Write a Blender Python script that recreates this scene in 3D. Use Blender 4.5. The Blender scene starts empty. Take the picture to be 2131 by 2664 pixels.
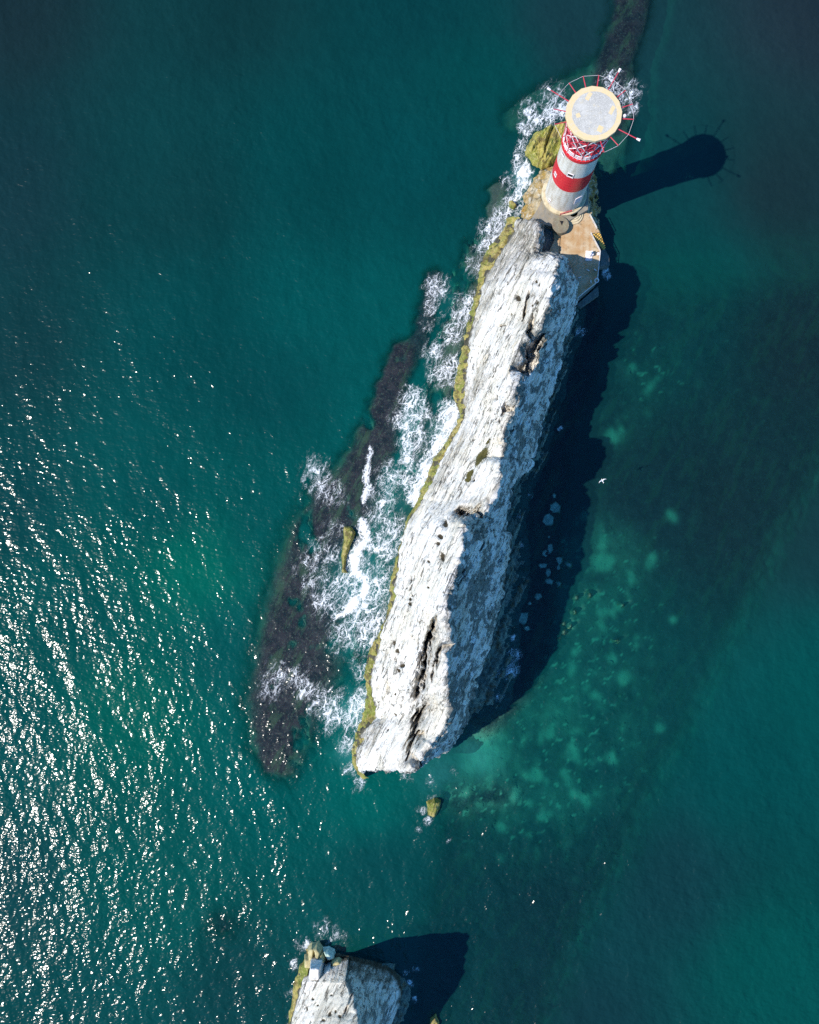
import bpy, bmesh, math, random
import numpy as np
from mathutils import Vector, Matrix

R = math.radians
random.seed(7)
scene = bpy.context.scene
col = scene.collection

# ------------------------------------------------------------------ camera
CAM_H, FPX, CX, CY, NX, NY = 165.0, 2600.0, 1065.5, 1332.0, 1110.0, 1470.0
_d = np.array([-(NX - CX), (NY - CY), -FPX]); _d /= np.linalg.norm(_d)
ZC = -_d
XC = np.array([1.0, 0, 0]); XC = XC - XC @ ZC * ZC; XC /= np.linalg.norm(XC)
YC = np.cross(ZC, XC)
CAM = np.array([0, 0, CAM_H])
cam_data = bpy.data.cameras.new('camera')
cam = bpy.data.objects.new('camera', cam_data)
col.objects.link(cam)
cam.matrix_world = Matrix(((XC[0], YC[0], ZC[0], CAM[0]), (XC[1], YC[1], ZC[1], CAM[1]), (XC[2], YC[2], ZC[2], CAM[2]), (0, 0, 0, 1)))
cam_data.sensor_fit = 'VERTICAL'
cam_data.sensor_height = 36.0
cam_data.lens = 36.0 * FPX / 2664.0
cam_data.clip_start = 1.0
cam_data.clip_end = 20000.0
scene.camera = cam

# ------------------------------------------------------------------ light
SUN_TO = np.array([-0.6947, -0.2500, 1.0]); SUN_TO /= np.linalg.norm(SUN_TO)
SUN_EL = math.asin(SUN_TO[2])
world = bpy.data.worlds.new('World'); scene.world = world
world.use_nodes = True
wn = world.node_tree.nodes; wl = world.node_tree.links
for n in list(wn): wn.remove(n)
sky = wn.new('ShaderNodeTexSky'); sky.sky_type = 'NISHITA'; sky.sun_disc = False
sky.sun_elevation = SUN_EL
sky.sun_rotation = math.atan2(SUN_TO[0], SUN_TO[1])
sky.air_density = 1.0; sky.dust_density = 0.0; sky.ozone_density = 2.2
bg = wn.new('ShaderNodeBackground'); bg.inputs['Strength'].default_value = 0.115
wo = wn.new('ShaderNodeOutputWorld')
skt = wn.new('ShaderNodeMix'); skt.data_type = 'RGBA'; skt.blend_type = 'MULTIPLY'; skt.inputs[0].default_value = 1.0
skt.inputs[7].default_value = (0.38, 0.98, 1.40, 1.0)          # a deep, very clear blue sky
wl.new(sky.outputs[0], skt.inputs[6]); wl.new(skt.outputs[2], bg.inputs[0]); wl.new(bg.outputs[0], wo.inputs[0])
sun_data = bpy.data.lights.new('sun', 'SUN')
sun_data.energy = 4.5; sun_data.angle = R(0.53); sun_data.color = (1.0, 0.93, 0.835)
sun = bpy.data.objects.new('sun', sun_data); col.objects.link(sun)
sun.rotation_euler = Vector(SUN_TO).to_track_quat('Z', 'Y').to_euler()
sun.location = (-60, -20, 90)
vs = scene.view_settings
scene.display_settings.display_device = 'sRGB'
vs.view_transform = 'Standard'; vs.look = 'None'; vs.exposure = 0.45; vs.gamma = 1.0; vs.use_curve_mapping = False
scene.render.engine = 'CYCLES'
scene.cycles.max_bounces = 6
scene.cycles.transparent_max_bounces = 12
scene.cycles.sample_clamp_indirect = 4.0
scene.cycles.use_denoising = False

# ------------------------------------------------------------------ helpers
def un(px, py, z=0.0):
    """photo position -> point of the place at height z (a surveyed plan, done once for the stated camera)"""
    px = np.asarray(px, float); py = np.asarray(py, float); z = np.asarray(z, float)
    v = (px - CX)[..., None] * XC - (py - CY)[..., None] * YC - FPX * ZC
    t = (z - CAM_H) / v[..., 2]
    return CAM + t[..., None] * v

def pr(P):
    q = np.asarray(P, float) - CAM
    a, b, c = q @ XC, q @ YC, -(q @ ZC)
    return CX + FPX * a / c, CY - FPX * b / c

def smooth01(x):
    x = np.clip(x, 0, 1); return x * x * (3 - 2 * x)

def _hash(ix, iy, iz, seed):
    h = (ix.astype(np.int64) * 374761393 + iy.astype(np.int64) * 668265263 + iz.astype(np.int64) * 2147483647 + seed * 974711) & 0xFFFFFFFF
    h = ((h ^ (h >> 13)) * 1274126177) & 0xFFFFFFFF
    h = ((h ^ (h >> 16)) * 2246822519) & 0xFFFFFFFF
    return (h ^ (h >> 15)) & 0xFFFFFFFF

_G = np.random.RandomState(3).normal(size=(256, 3)); _G /= np.linalg.norm(_G, axis=1)[:, None]

def pnoise(p, seed=0):
    """gradient noise, about -0.7..0.7, p is (...,3)"""
    i = np.floor(p).astype(np.int64); f = p - i
    u = f * f * f * (f * (f * 6 - 15) + 10)
    out = 0
    for dx in (0, 1):
        wx = u[..., 0] if dx else 1 - u[..., 0]
        for dy in (0, 1):
            wy = u[..., 1] if dy else 1 - u[..., 1]
            for dz in (0, 1):
                wz = u[..., 2] if dz else 1 - u[..., 2]
                g = _G[_hash(i[..., 0] + dx, i[..., 1] + dy, i[..., 2] + dz, seed) & 255]
                out = out + wx * wy * wz * (g[..., 0] * (f[..., 0] - dx) + g[..., 1] * (f[..., 1] - dy) + g[..., 2] * (f[..., 2] - dz))
    return out

def fbm(p, octaves=4, seed=0, gain=0.5):
    s = 0; a = 1.0
    for k in range(octaves):
        s = s + a * pnoise(p * (2.03 ** k), seed + k); a *= gain
    return s

def ridged(p, octaves=3, seed=0):
    s = 0; a = 1.0
    for k in range(octaves):
        s = s + a * (0.35 - np.abs(pnoise(p * (2.03 ** k), seed + k))); a *= 0.5
    return s

def tag(o, label=None, category=None, group=None, kind=None):
    if label: o['label'] = label
    if category: o['category'] = category
    if group: o['group'] = group
    if kind: o['kind'] = kind
    return o

def mesh_obj(name, verts, faces, mat, parent=None, smooth=False):
    me = bpy.data.meshes.new(name)
    me.from_pydata([tuple(map(float, v)) for v in verts], [], [tuple(f) for f in faces])
    me.materials.append(mat)
    if smooth: me.polygons.foreach_set('use_smooth', [True] * len(me.polygons))
    me.update()
    o = bpy.data.objects.new(name, me); col.objects.link(o)
    if parent is not None: o.parent = parent
    return o

def grid_obj(name, P, mat, parent=None, smooth=True, attrs=None, flip=False, keep=None):
    """P (n,m,3) points -> quad sheet"""
    n, m = P.shape[:2]
    idx = np.arange(n * m).reshape(n, m)
    q = np.stack([idx[:-1, :-1], idx[1:, :-1], idx[1:, 1:], idx[:-1, 1:]], -1).reshape(-1, 4)
    if keep is not None:
        k = keep[:-1, :-1] | keep[1:, :-1] | keep[1:, 1:] | keep[:-1, 1:]
        q = q[k.reshape(-1)]
    if flip: q = q[:, ::-1]
    me = bpy.data.meshes.new(name)
    me.vertices.add(n * m); me.vertices.foreach_set('co', P.reshape(-1).astype(np.float32))
    nq = len(q)
    me.loops.add(nq * 4); me.loops.foreach_set('vertex_index', np.ascontiguousarray(q).reshape(-1).astype(np.int32))
    me.polygons.add(nq); me.polygons.foreach_set('loop_start', np.arange(0, nq * 4, 4, dtype=np.int32))
    try: me.polygons.foreach_set('loop_total', np.full(nq, 4, dtype=np.int32))
    except Exception: pass
    me.polygons.foreach_set('use_smooth', np.full(nq, smooth, dtype=bool))
    me.materials.append(mat)
    for k, a in (attrs or {}).items():
        if a.ndim == 2:
            at = me.attributes.new(k, 'FLOAT', 'POINT'); at.data.foreach_set('value', a.reshape(-1).astype(np.float32))
        else:
            at = me.attributes.new(k, 'FLOAT_COLOR', 'POINT')
            c4 = np.concatenate([a, np.ones(a.shape[:2] + (1,))], -1)
            at.data.foreach_set('color', c4.reshape(-1).astype(np.float32))
    me.update(calc_edges=True); me.validate()
    o = bpy.data.objects.new(name, me); col.objects.link(o)
    if parent is not None: o.parent = parent
    return o

def empty(name, loc=(0, 0, 0)):
    o = bpy.data.objects.new(name, None); o.location = loc; col.objects.link(o)
    return o

class MB:
    """collects shapes (in world coordinates) into one mesh"""
    def __init__(s): s.v = []; s.f = []
    def add(s, v, f):
        b = len(s.v); s.v += [tuple(map(float, p)) for p in v]; s.f += [tuple(i + b for i in q) for q in f]; return s
    def prism(s, poly, z0, z1, taper=1.0):
        n = len(poly); c = np.mean(np.array(poly), 0)
        a = sum(poly[i][0] * poly[(i + 1) % n][1] - poly[(i + 1) % n][0] * poly[i][1] for i in range(n))
        if a < 0: poly = poly[::-1]
        v = [(p[0], p[1], z0) for p in poly] + [(c[0] + (p[0] - c[0]) * taper, c[1] + (p[1] - c[1]) * taper, z1) for p in poly]
        f = [tuple(range(n - 1, -1, -1)), tuple(range(n, 2 * n))] + [(i, (i + 1) % n, n + (i + 1) % n, n + i) for i in range(n)]
        return s.add(v, f)
    def lathe(s, prof, c, seg=48, a0=0.0, a1=2 * math.pi, caps=True):
        full = abs(a1 - a0 - 2 * math.pi) < 1e-6
        n = seg if full else seg + 1
        v = []; f = []
        for i in range(n):
            a = a0 + (a1 - a0) * i / seg
            for r, z in prof: v.append((c[0] + r * math.cos(a), c[1] + r * math.sin(a), z))
        k = len(prof)
        for i in range(seg):
            j = (i + 1) % n
            for t in range(k - 1): f.append((i * k + t, j * k + t, j * k + t + 1, i * k + t + 1))
        if full and caps:
            f.append(tuple(i * k + k - 1 for i in range(n))); f.append(tuple(i * k for i in range(n - 1, -1, -1)))
        if not full:
            f.append(tuple(range(k)) if k > 2 else ())
            f.append(tuple((n - 1) * k + t for t in range(k - 1, -1, -1)) if k > 2 else ())
            f = [q for q in f if len(q) > 2]
        return s.add(v, f)
    def bar(s, a, b, r=0.05, seg=6, r2=None):
        a = Vector(a); b = Vector(b); d = (b - a).normalized()
        x = d.orthogonal().normalized(); y = d.cross(x); r2 = r if r2 is None else r2
        v = [tuple(a + (x * math.cos(2 * math.pi * i / seg) + y * math.sin(2 * math.pi * i / seg)) * r) for i in range(seg)]
        v += [tuple(b + (x * math.cos(2 * math.pi * i / seg) + y * math.sin(2 * math.pi * i / seg)) * r2) for i in range(seg)]
        f = [(i, (i + 1) % seg, seg + (i + 1) % seg, seg + i) for i in range(seg)] + [tuple(range(seg - 1, -1, -1)), tuple(range(seg, 2 * seg))]
        return s.add(v, f)
    def box(s, c, sx, sy, sz, rot=0.0):
        ca, sa = math.cos(rot), math.sin(rot)
        pl = [(c[0] + x * ca - y * sa, c[1] + x * sa + y * ca) for x, y in ((-sx / 2, -sy / 2), (sx / 2, -sy / 2), (sx / 2, sy / 2), (-sx / 2, sy / 2))]
        return s.prism(pl, c[2], c[2] + sz)
    def build(s, name, mat, parent=None, smooth=False, bevel=0.0):
        off = Vector(parent.location) if parent is not None and parent.parent is None else (Vector(parent.parent.location) + Vector(parent.location) if parent is not None else Vector((0, 0, 0)))
        o = mesh_obj(name, [tuple(Vector(p) - off) for p in s.v], s.f, mat, parent, smooth)
        if bevel:
            m = o.modifiers.new('bevel', 'BEVEL'); m.width = bevel; m.segments = 2; m.limit_method = 'ANGLE'
        return o

def share(o, name=None, parent=None, loc=None, rot=None):
    c = o.copy(); col.objects.link(c)
    if parent is not None: c.parent = parent
    if loc is not None: c.location = loc
    if rot is not None: c.rotation_euler = rot
    return c

# ------------------------------------------------------------------ materials
class NT:
    def __init__(s, name):
        s.m = bpy.data.materials.new(name); s.m.use_nodes = True
        s.t = s.m.node_tree
        for n in list(s.t.nodes): s.t.nodes.remove(n)
        s.out = s.t.nodes.new('ShaderNodeOutputMaterial')
    def n(s, typ, **kw):
        nd = s.t.nodes.new(typ)
        for k, v in kw.items(): setattr(nd, k, v)
        return nd
    def l(s, a, b): s.t.links.new(a, b)
    def val(s, sock, v):
        if hasattr(v, 'is_linked') or isinstance(v, bpy.types.NodeSocket): s.l(v, sock)
        else: sock.default_value = v
    def math(s, op, a, b=0.0, c=None, clamp=False):
        nd = s.n('ShaderNodeMath', operation=op, use_clamp=clamp)
        s.val(nd.inputs[0], a); s.val(nd.inputs[1], b)
        if c is not None: s.val(nd.inputs[2], c)
        return nd.outputs[0]
    def vmath(s, op, a, b):
        nd = s.n('ShaderNodeVectorMath', operation=op)
        s.val(nd.inputs[0], a); s.val(nd.inputs[1], b)
        return nd.outputs[0]
    def step(s, x, lo, hi):
        nd = s.n('ShaderNodeMapRange', interpolation_type='SMOOTHSTEP')
        s.val(nd.inputs[0], x); s.val(nd.inputs[1], lo); s.val(nd.inputs[2], hi)
        nd.inputs[3].default_value = 0.0; nd.inputs[4].default_value = 1.0
        return nd.outputs[0]
    def lerp(s, f, a, b):
        nd = s.n('ShaderNodeMapRange'); s.val(nd.inputs[0], f)
        nd.inputs[1].default_value = 0.0; nd.inputs[2].default_value = 1.0
        s.val(nd.inputs[3], a); s.val(nd.inputs[4], b)
        return nd.outputs[0]
    def mix(s, f, a, b, blend='MIX'):
        nd = s.n('ShaderNodeMix', data_type='RGBA', blend_type=blend)
        s.val(nd.inputs[0], f)
        for sock, v in ((nd.inputs[6], a), (nd.inputs[7], b)):
            if isinstance(v, tuple): sock.default_value = v if len(v) == 4 else v + (1.0,)
            else: s.l(v, sock)
        return nd.outputs[2]
    def pos(s): return s.n('ShaderNodeNewGeometry').outputs['Position']
    def mapping(s, vec, rot=(0, 0, 0), scale=(1, 1, 1), loc=(0, 0, 0)):
        nd = s.n('ShaderNodeMapping'); s.l(vec, nd.inputs[0])
        nd.inputs[1].default_value = loc; nd.inputs[2].default_value = rot; nd.inputs[3].default_value = scale
        return nd.outputs[0]
    def noise(s, vec, scale, detail=3.0, rough=0.5, dist=0.0, color=False, norm=True):
        nd = s.n('ShaderNodeTexNoise'); s.l(vec, nd.inputs['Vector'])
        nd.inputs['Scale'].default_value = scale; nd.inputs['Detail'].default_value = detail
        nd.inputs['Roughness'].default_value = rough; nd.inputs['Distortion'].default_value = dist
        nd.normalize = norm
        return nd.outputs['Color' if color else 'Fac']
    def voro(s, vec, scale, feature='DISTANCE_TO_EDGE', rnd=1.0):
        nd = s.n('ShaderNodeTexVoronoi', feature=feature); s.l(vec, nd.inputs['Vector'])
        nd.inputs['Scale'].default_value = scale; nd.inputs['Randomness'].default_value = rnd
        return nd.outputs['Distance']
    def attr(s, name, color=False):
        nd = s.n('ShaderNodeAttribute', attribute_name=name)
        return nd.outputs['Color' if color else 'Fac']
    def bump(s, h, strength=1.0, dist=1.0, normal=None):
        nd = s.n('ShaderNodeBump'); s.l(h, nd.inputs['Height'])
        nd.inputs['Strength'].default_value = strength; nd.inputs['Distance'].default_value = dist
        if normal is not None: s.l(normal, nd.inputs['Normal'])
        return nd.outputs[0]
    def principled(s, color, rough=0.8, normal=None, metallic=0.0, spec=0.3):
        b = s.n('ShaderNodeBsdfPrincipled')
        if isinstance(color, tuple): b.inputs['Base Color'].default_value = color + (1.0,)
        else: s.l(color, b.inputs['Base Color'])
        s.val(b.inputs['Roughness'], rough); b.inputs['Metallic'].default_value = metallic
        b.inputs['Specular IOR Level'].default_value = spec
        if normal is not None: s.l(normal, b.inputs['Normal'])
        s.l(b.outputs[0], s.out.inputs[0]); return b

def lin(r, g, b):
    f = lambda c: c / 12.92 if c <= 0.04045 else ((c + 0.055) / 1.055) ** 2.4
    return (f(r / 255), f(g / 255), f(b / 255))

AX = math.atan2(1320, 660)         # strike of the stacks, measured from +x (the rock runs to the upper right)

def paint(name, color, rough=0.55, wear=0.25, wear_color=(0.35, 0.3, 0.25), scale=1.5, spec=0.4):
    m = NT(name); p = m.pos()
    w = m.noise(m.mapping(p, scale=(1, 1, 0.14)), scale, 6, 0.65)
    w2 = m.noise(p, scale * 7, 3, 0.6)
    f = m.math('MULTIPLY', m.step(m.math('ADD', m.math('MULTIPLY', w, 0.75), m.math('MULTIPLY', w2, 0.25)), 0.43, 0.62), wear)
    c = m.mix(f, color, wear_color)
    m.principled(c, rough, m.bump(w2, 0.15, 0.02), spec=spec)
    return m.m

M_white = paint('white_painted_stone', (0.62, 0.59, 0.52), 0.6, 0.75, (0.40, 0.33, 0.24))
M_red = paint('red_paint', (0.60, 0.018, 0.028), 0.45, 0.25, (0.30, 0.02, 0.02))
M_redsteel = paint('red_steel', (0.52, 0.035, 0.06), 0.45, 0.3, (0.25, 0.05, 0.06))
M_whitesteel = paint('white_steel', (0.78, 0.72, 0.72), 0.45, 0.3, (0.5, 0.3, 0.3))
M_yellow = paint('yellow_deck_paint', (0.64, 0.49, 0.26), 0.7, 0.7, (0.58, 0.50, 0.36), 2.2)
M_black = paint('dark_window', (0.012, 0.012, 0.014), 0.25, 0.1, (0.03, 0.03, 0.03))
M_cream = paint('cream_stone', (0.55, 0.46, 0.30), 0.8, 0.7, (0.30, 0.24, 0.14))
M_rail = paint('pale_rail_paint', (0.62, 0.62, 0.60), 0.5, 0.4, (0.3, 0.25, 0.2))
M_tread = paint('yellow_stair_paint', (0.70, 0.42, 0.08), 0.7, 0.5, (0.45, 0.27, 0.10), 2.0)
M_gull = paint('gull_feathers', (0.80, 0.79, 0.77), 0.8, 0.1, (0.6, 0.6, 0.6))
M_gullgrey = paint('grey_feathers', (0.42, 0.44, 0.47), 0.8, 0.1, (0.3, 0.3, 0.32))
M_beak = paint('yellow_beak', (0.65, 0.40, 0.05), 0.5, 0.1, (0.5, 0.1, 0.05))
M_lens = paint('lantern_glass', (0.10, 0.025, 0.035), 0.2, 0.3, (0.2, 0.05, 0.06))

def make_helideck_top():
    m = NT('grey_deck_paint'); p = m.pos()
    a = m.noise(p, 0.9, 5, 0.65); b = m.noise(p, 6, 4, 0.7)
    c = m.mix(m.step(a, 0.38, 0.66), (0.37, 0.36, 0.325), (0.47, 0.455, 0.41))
    c = m.mix(m.math('MULTIPLY', m.step(b, 0.50, 0.62), 0.7), c, (0.62, 0.60, 0.55))
    c = m.mix(m.math('MULTIPLY', m.step(m.noise(p, 1.7, 5, 0.7), 0.57, 0.68), 0.5), c, (0.52, 0.44, 0.28))
    m.principled(c, 0.85, m.bump(b, 0.3, 0.02)); return m.m
M_decktop = make_helideck_top()

def make_concrete(name, c1, c2, c3, rust=0.6, scale=0.5):
    m = NT(name); p = m.pos()
    a = m.noise(p, scale, 6, 0.62, 0.6); b = m.noise(p, 2.3, 6, 0.7); s = m.noise(m.mapping(p, rot=(0, 0, 0), scale=(1.6, 0.12, 1)), 1.2, 4, 0.6)
    c = m.mix(m.step(a, 0.35, 0.65), c1, c2)
    f = m.math('MULTIPLY', m.step(m.math('ADD', m.math('MULTIPLY', s, 0.5), m.math('MULTIPLY', b, 0.5)), 0.45, 0.62), rust)
    c = m.mix(f, c, c3)
    c = m.mix(m.math('MULTIPLY', m.step(m.noise(p, 4.5, 4, 0.7), 0.60, 0.70), 0.5), c, (0.62, 0.58, 0.50))
    c = m.mix(m.math('MULTIPLY', m.step(m.noise(m.mapping(p, loc=(9, 4, 0)), 1.1, 6, 0.7), 0.56, 0.70), 0.7), c, (0.13, 0.11, 0.07))
    m.principled(c, 0.85, m.bump(m.math('ADD', b, m.noise(p, 9, 3, 0.6)), 0.35, 0.05)); return m.m
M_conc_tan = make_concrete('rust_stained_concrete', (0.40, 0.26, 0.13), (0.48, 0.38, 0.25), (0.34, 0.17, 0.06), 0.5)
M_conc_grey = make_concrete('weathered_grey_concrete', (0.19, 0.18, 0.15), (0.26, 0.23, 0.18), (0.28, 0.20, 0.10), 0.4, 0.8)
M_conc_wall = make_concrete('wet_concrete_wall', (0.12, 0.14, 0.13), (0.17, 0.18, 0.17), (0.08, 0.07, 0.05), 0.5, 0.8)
M_conc_slab = make_concrete('mossy_slab_concrete', (0.17, 0.15, 0.11), (0.22, 0.20, 0.13), (0.16, 0.09, 0.05), 0.5, 1.2)

def make_chalk():
    m = NT('chalk'); p = m.pos()
    ca = m.mapping(p, rot=(0, 0, -AX), scale=(1, 1, 1))           # local x runs along the strike
    st = m.mapping(ca, scale=(0.10, 1.0, 0.30))
    n1 = m.noise(st, 1.1, 7, 0.68, 0.4)
    n2 = m.noise(m.mapping(ca, scale=(0.22, 1.0, 0.45)), 3.2, 6, 0.7, 0.3)
    big = m.noise(p, 0.13, 4, 0.55)
    fine = m.noise(p, 5.0, 5, 0.75)
    zone = m.noise(m.mapping(ca, scale=(0.35, 1.0, 0.7), loc=(5, 21, 8)), 0.30, 4, 0.62)
    zone2 = m.noise(m.mapping(ca, scale=(0.5, 1.0, 0.8), loc=(45, 2, 18)), 0.22, 3, 0.6)
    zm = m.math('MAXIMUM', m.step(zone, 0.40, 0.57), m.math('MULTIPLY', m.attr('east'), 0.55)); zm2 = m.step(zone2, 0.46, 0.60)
    c = m.mix(m.step(big, 0.40, 0.62), (0.73, 0.705, 0.655), (0.66, 0.615, 0.52))
    c = m.mix(m.math('MULTIPLY', m.step(n1, 0.47, 0.63), 0.80), c, (0.47, 0.44, 0.365))
    c = m.mix(m.math('MULTIPLY', m.math('MULTIPLY', m.step(n2, 0.53, 0.64), zm2), 0.75), c, (0.28, 0.26, 0.21))
    c = m.mix(m.math('MULTIPLY', m.step(m.noise(m.mapping(ca, scale=(0.3, 0.8, 0.5), loc=(31, 7, 2)), 0.8, 6, 0.7), 0.56, 0.68), 0.5), c, (0.58, 0.48, 0.32))
    c = m.mix(m.math('MULTIPLY', m.step(fine, 0.60, 0.70), 0.3), c, (0.25, 0.23, 0.19))
    crack = m.voro(m.mapping(m.vmath('ADD', ca, m.vmath('MULTIPLY', m.noise(p, 1.2, 3, 0.6, color=True), (0.9, 0.9, 0.9))), scale=(0.09, 0.8, 0.25)), 0.7)
    crk = m.math('MULTIPLY', m.math('SUBTRACT', 1.0, m.step(crack, 0.0, 0.030)), m.step(n1, 0.44, 0.58))
    c = m.mix(m.math('MULTIPLY', crk, 0.75), c, (0.12, 0.11, 0.09))
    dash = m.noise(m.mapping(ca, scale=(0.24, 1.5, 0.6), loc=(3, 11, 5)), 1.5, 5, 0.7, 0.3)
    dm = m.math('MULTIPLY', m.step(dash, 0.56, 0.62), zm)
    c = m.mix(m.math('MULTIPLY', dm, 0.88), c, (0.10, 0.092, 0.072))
    spk = m.noise(m.mapping(ca, scale=(0.6, 1.2, 1.0), loc=(13, 1, 5)), 1.9, 4, 0.62)
    c = m.mix(m.math('MULTIPLY', m.math('MULTIPLY', m.step(spk, 0.625, 0.66), m.step(zone2, 0.47, 0.54)), 0.95), c, (0.06, 0.05, 0.032))
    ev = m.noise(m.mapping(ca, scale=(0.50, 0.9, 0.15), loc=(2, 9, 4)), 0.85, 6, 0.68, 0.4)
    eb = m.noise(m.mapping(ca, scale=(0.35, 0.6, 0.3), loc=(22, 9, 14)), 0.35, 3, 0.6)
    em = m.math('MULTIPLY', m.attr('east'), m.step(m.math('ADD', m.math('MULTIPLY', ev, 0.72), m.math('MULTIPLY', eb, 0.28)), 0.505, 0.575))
    c = m.mix(m.math('MULTIPLY', em, 0.88), c, (0.15, 0.16, 0.14))  # crevice shade painted as dark streaks on the east face
    c = m.mix(m.math('MULTIPLY', m.attr('grime_shade'), m.step(m.math('ADD', m.math('MULTIPLY', n2, 0.6), m.math('MULTIPLY', fine, 0.4)), 0.36, 0.56)), c, (0.15, 0.135, 0.10))
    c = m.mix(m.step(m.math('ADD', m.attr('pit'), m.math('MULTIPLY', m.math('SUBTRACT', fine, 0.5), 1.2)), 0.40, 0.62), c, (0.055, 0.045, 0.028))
    c = m.mix(m.step(m.math('ADD', m.attr('moss'), m.math('MULTIPLY', m.math('SUBTRACT', fine, 0.5), 1.4)), 0.45, 0.60), c, (0.085, 0.075, 0.022))
    # wave-washed foot: dark algae up to about two metres over the water
    z = m.n('ShaderNodeSeparateXYZ'); m.l(p, z.inputs[0])
    wz = m.math('ADD', z.outputs[2], m.math('MULTIPLY', m.math('SUBTRACT', n2, 0.5), 2.4))
    c = m.mix(m.math('SUBTRACT', 1.0, m.step(wz, 1.5, 2.6)), c, (0.075, 0.07, 0.05))
    h = m.math('ADD', m.math('ADD', m.math('MULTIPLY', n1, 1.3), m.math('MULTIPLY', n2, 0.40)), m.math('MULTIPLY', fine, 0.12))
    h = m.math('SUBTRACT', h, m.math('MULTIPLY', em, 1.1))
    h = m.math('SUBTRACT', h, m.math('ADD', m.math('MULTIPLY', dm, 0.9), m.math('MULTIPLY', crk, 0.5)))
    m.principled(c, 0.92, m.bump(h, 0.9, 0.32), spec=0.15); return m.m
M_chalk = make_chalk()

def make_weed(name, ca, cb, cc, scale=1.2):
    m = NT(name); p = m.pos()
    a = m.noise(p, 0.35, 5, 0.6, 0.5); b = m.noise(p, scale * 1.6, 6, 0.72); f = m.noise(p, 7, 4, 0.7)
    c = m.mix(m.step(a, 0.38, 0.62), ca, cb)
    c = m.mix(m.step(b, 0.50, 0.66), c, cc)
    c = m.mix(m.math('MULTIPLY', m.step(f, 0.54, 0.68), 0.75), c, (0.07, 0.07, 0.018))
    c = m.mix(m.math('MULTIPLY', m.step(m.noise(m.mapping(p, loc=(7, 3, 1)), 0.55, 5, 0.7), 0.50, 0.64), 0.8), c, (0.10, 0.07, 0.03))
    m.principled(c, 0.7, m.bump(m.math('ADD', m.math('MULTIPLY', b, 1.0), m.math('MULTIPLY', f, 0.5)), 0.9, 0.25), spec=0.3); return m.m
M_weed = make_weed('yellow_green_weed', (0.34, 0.28, 0.08), (0.16, 0.19, 0.03), (0.42, 0.34, 0.16))
M_ochre = make_weed('ochre_stained_rock', (0.32, 0.20, 0.045), (0.40, 0.32, 0.19), (0.50, 0.46, 0.38), 0.6)
M_ledge = make_weed('dark_weedy_ledge', (0.17, 0.21, 0.16), (0.09, 0.125, 0.11), (0.25, 0.26, 0.20), 0.8)

def make_boulder(name, base):
    m = NT(name); p = m.pos(); a = m.noise(p, 1.3, 5, 0.65); b = m.noise(p, 6, 4, 0.7)
    c = m.mix(m.step(a, 0.4, 0.62), base, tuple(x * 0.7 for x in base))
    c = m.mix(m.math('MULTIPLY', m.step(b, 0.55, 0.68), 0.5), c, (0.12, 0.11, 0.07))
    m.principled(c, 0.85, m.bump(m.math('ADD', a, m.math('MULTIPLY', b, 0.4)), 0.7, 0.15)); return m.m
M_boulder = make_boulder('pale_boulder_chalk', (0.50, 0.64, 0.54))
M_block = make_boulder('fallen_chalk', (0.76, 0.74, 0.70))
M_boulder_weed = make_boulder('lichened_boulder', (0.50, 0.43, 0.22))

# ------------------------------------------------------------------ the water: plan of depths, foam and murk
GX = np.arange(-112, 106.01, 0.36); GY = np.arange(-116, 138.01, 0.36)
WX, WY = np.meshgrid(GX, GY, indexing='ij')
WP = np.stack([WX, WY, np.zeros_like(WX)], -1)
PX, PY = pr(WP)                                  # where each water point lies in the photo's plan
PPM = 15.76

def blob(x, y, w, p=2.0):
    return np.exp(-0.9 * (((PX - x) ** 2 + (PY - y) ** 2) / (w * w)) ** (p / 2))

def chain(pts, p=7.0):
    """union of capsules (x, y, width): 1 inside, fading at the rim"""
    out = np.zeros_like(PX)
    for (x0, y0, w0), (x1, y1, w1) in zip(pts[:-1], pts[1:]):
        dx, dy = x1 - x0, y1 - y0
        t = np.clip(((PX - x0) * dx + (PY - y0) * dy) / (dx * dx + dy * dy), 0, 1)
        d = np.hypot(PX - x0 - t * dx, PY - y0 - t * dy); w = w0 + (w1 - w0) * t
        out = np.maximum(out, np.exp(-0.7 * (d / w) ** p))
    return out

wob = fbm(np.stack([WX * 0.09, WY * 0.09, 0 * WX], -1), 4, 11)
wob2 = fbm(np.stack([WX * 0.45, WY * 0.45, 0 * WX + 3], -1), 4, 21)
# bend the plan a little so that no outline is a smooth capsule
PX0, PY0 = PX.copy(), PY.copy()
PX = PX + 28 * wob + 16 * wob2
PY = PY + 28 * fbm(np.stack([WX * 0.09, WY * 0.09, 0 * WX + 9], -1), 4, 31) + 16 * fbm(np.stack([WX * 0.45, WY * 0.45, 0 * WX + 5], -1), 3, 41)

reef = chain([(1050, 915, 42), (1015, 1030, 52), (985, 1120, 60), (942, 1215, 74), (890, 1320, 112), (840, 1430, 132), (805, 1540, 135), (775, 1640, 132), (765, 1740, 142), (740, 1820, 128), (730, 1910, 108), (715, 1975, 70)])
reef2 = chain([(1120, 730, 38), (1112, 800, 36), (1095, 880, 34), (1060, 920, 34)])
reef3 = chain([(1300, 500, 40), (1275, 590, 45), (1240, 680, 50), (1205, 780, 50), (1185, 900, 50), (1165, 1040, 55), (1120, 1150, 55), (1075, 1260, 50), (1020, 1400, 50), (985, 1540, 45), (940, 1700, 34)])
reef4 = chain([(1650, -60, 70), (1640, 30, 66), (1615, 110, 55), (1590, 200, 70), (1600, 290, 60)])
reef5 = chain([(1350, 300, 60), (1420, 260, 60), (1520, 210, 70), (1600, 240, 60), (1600, 330, 60), (1560, 420, 60)])
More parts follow.
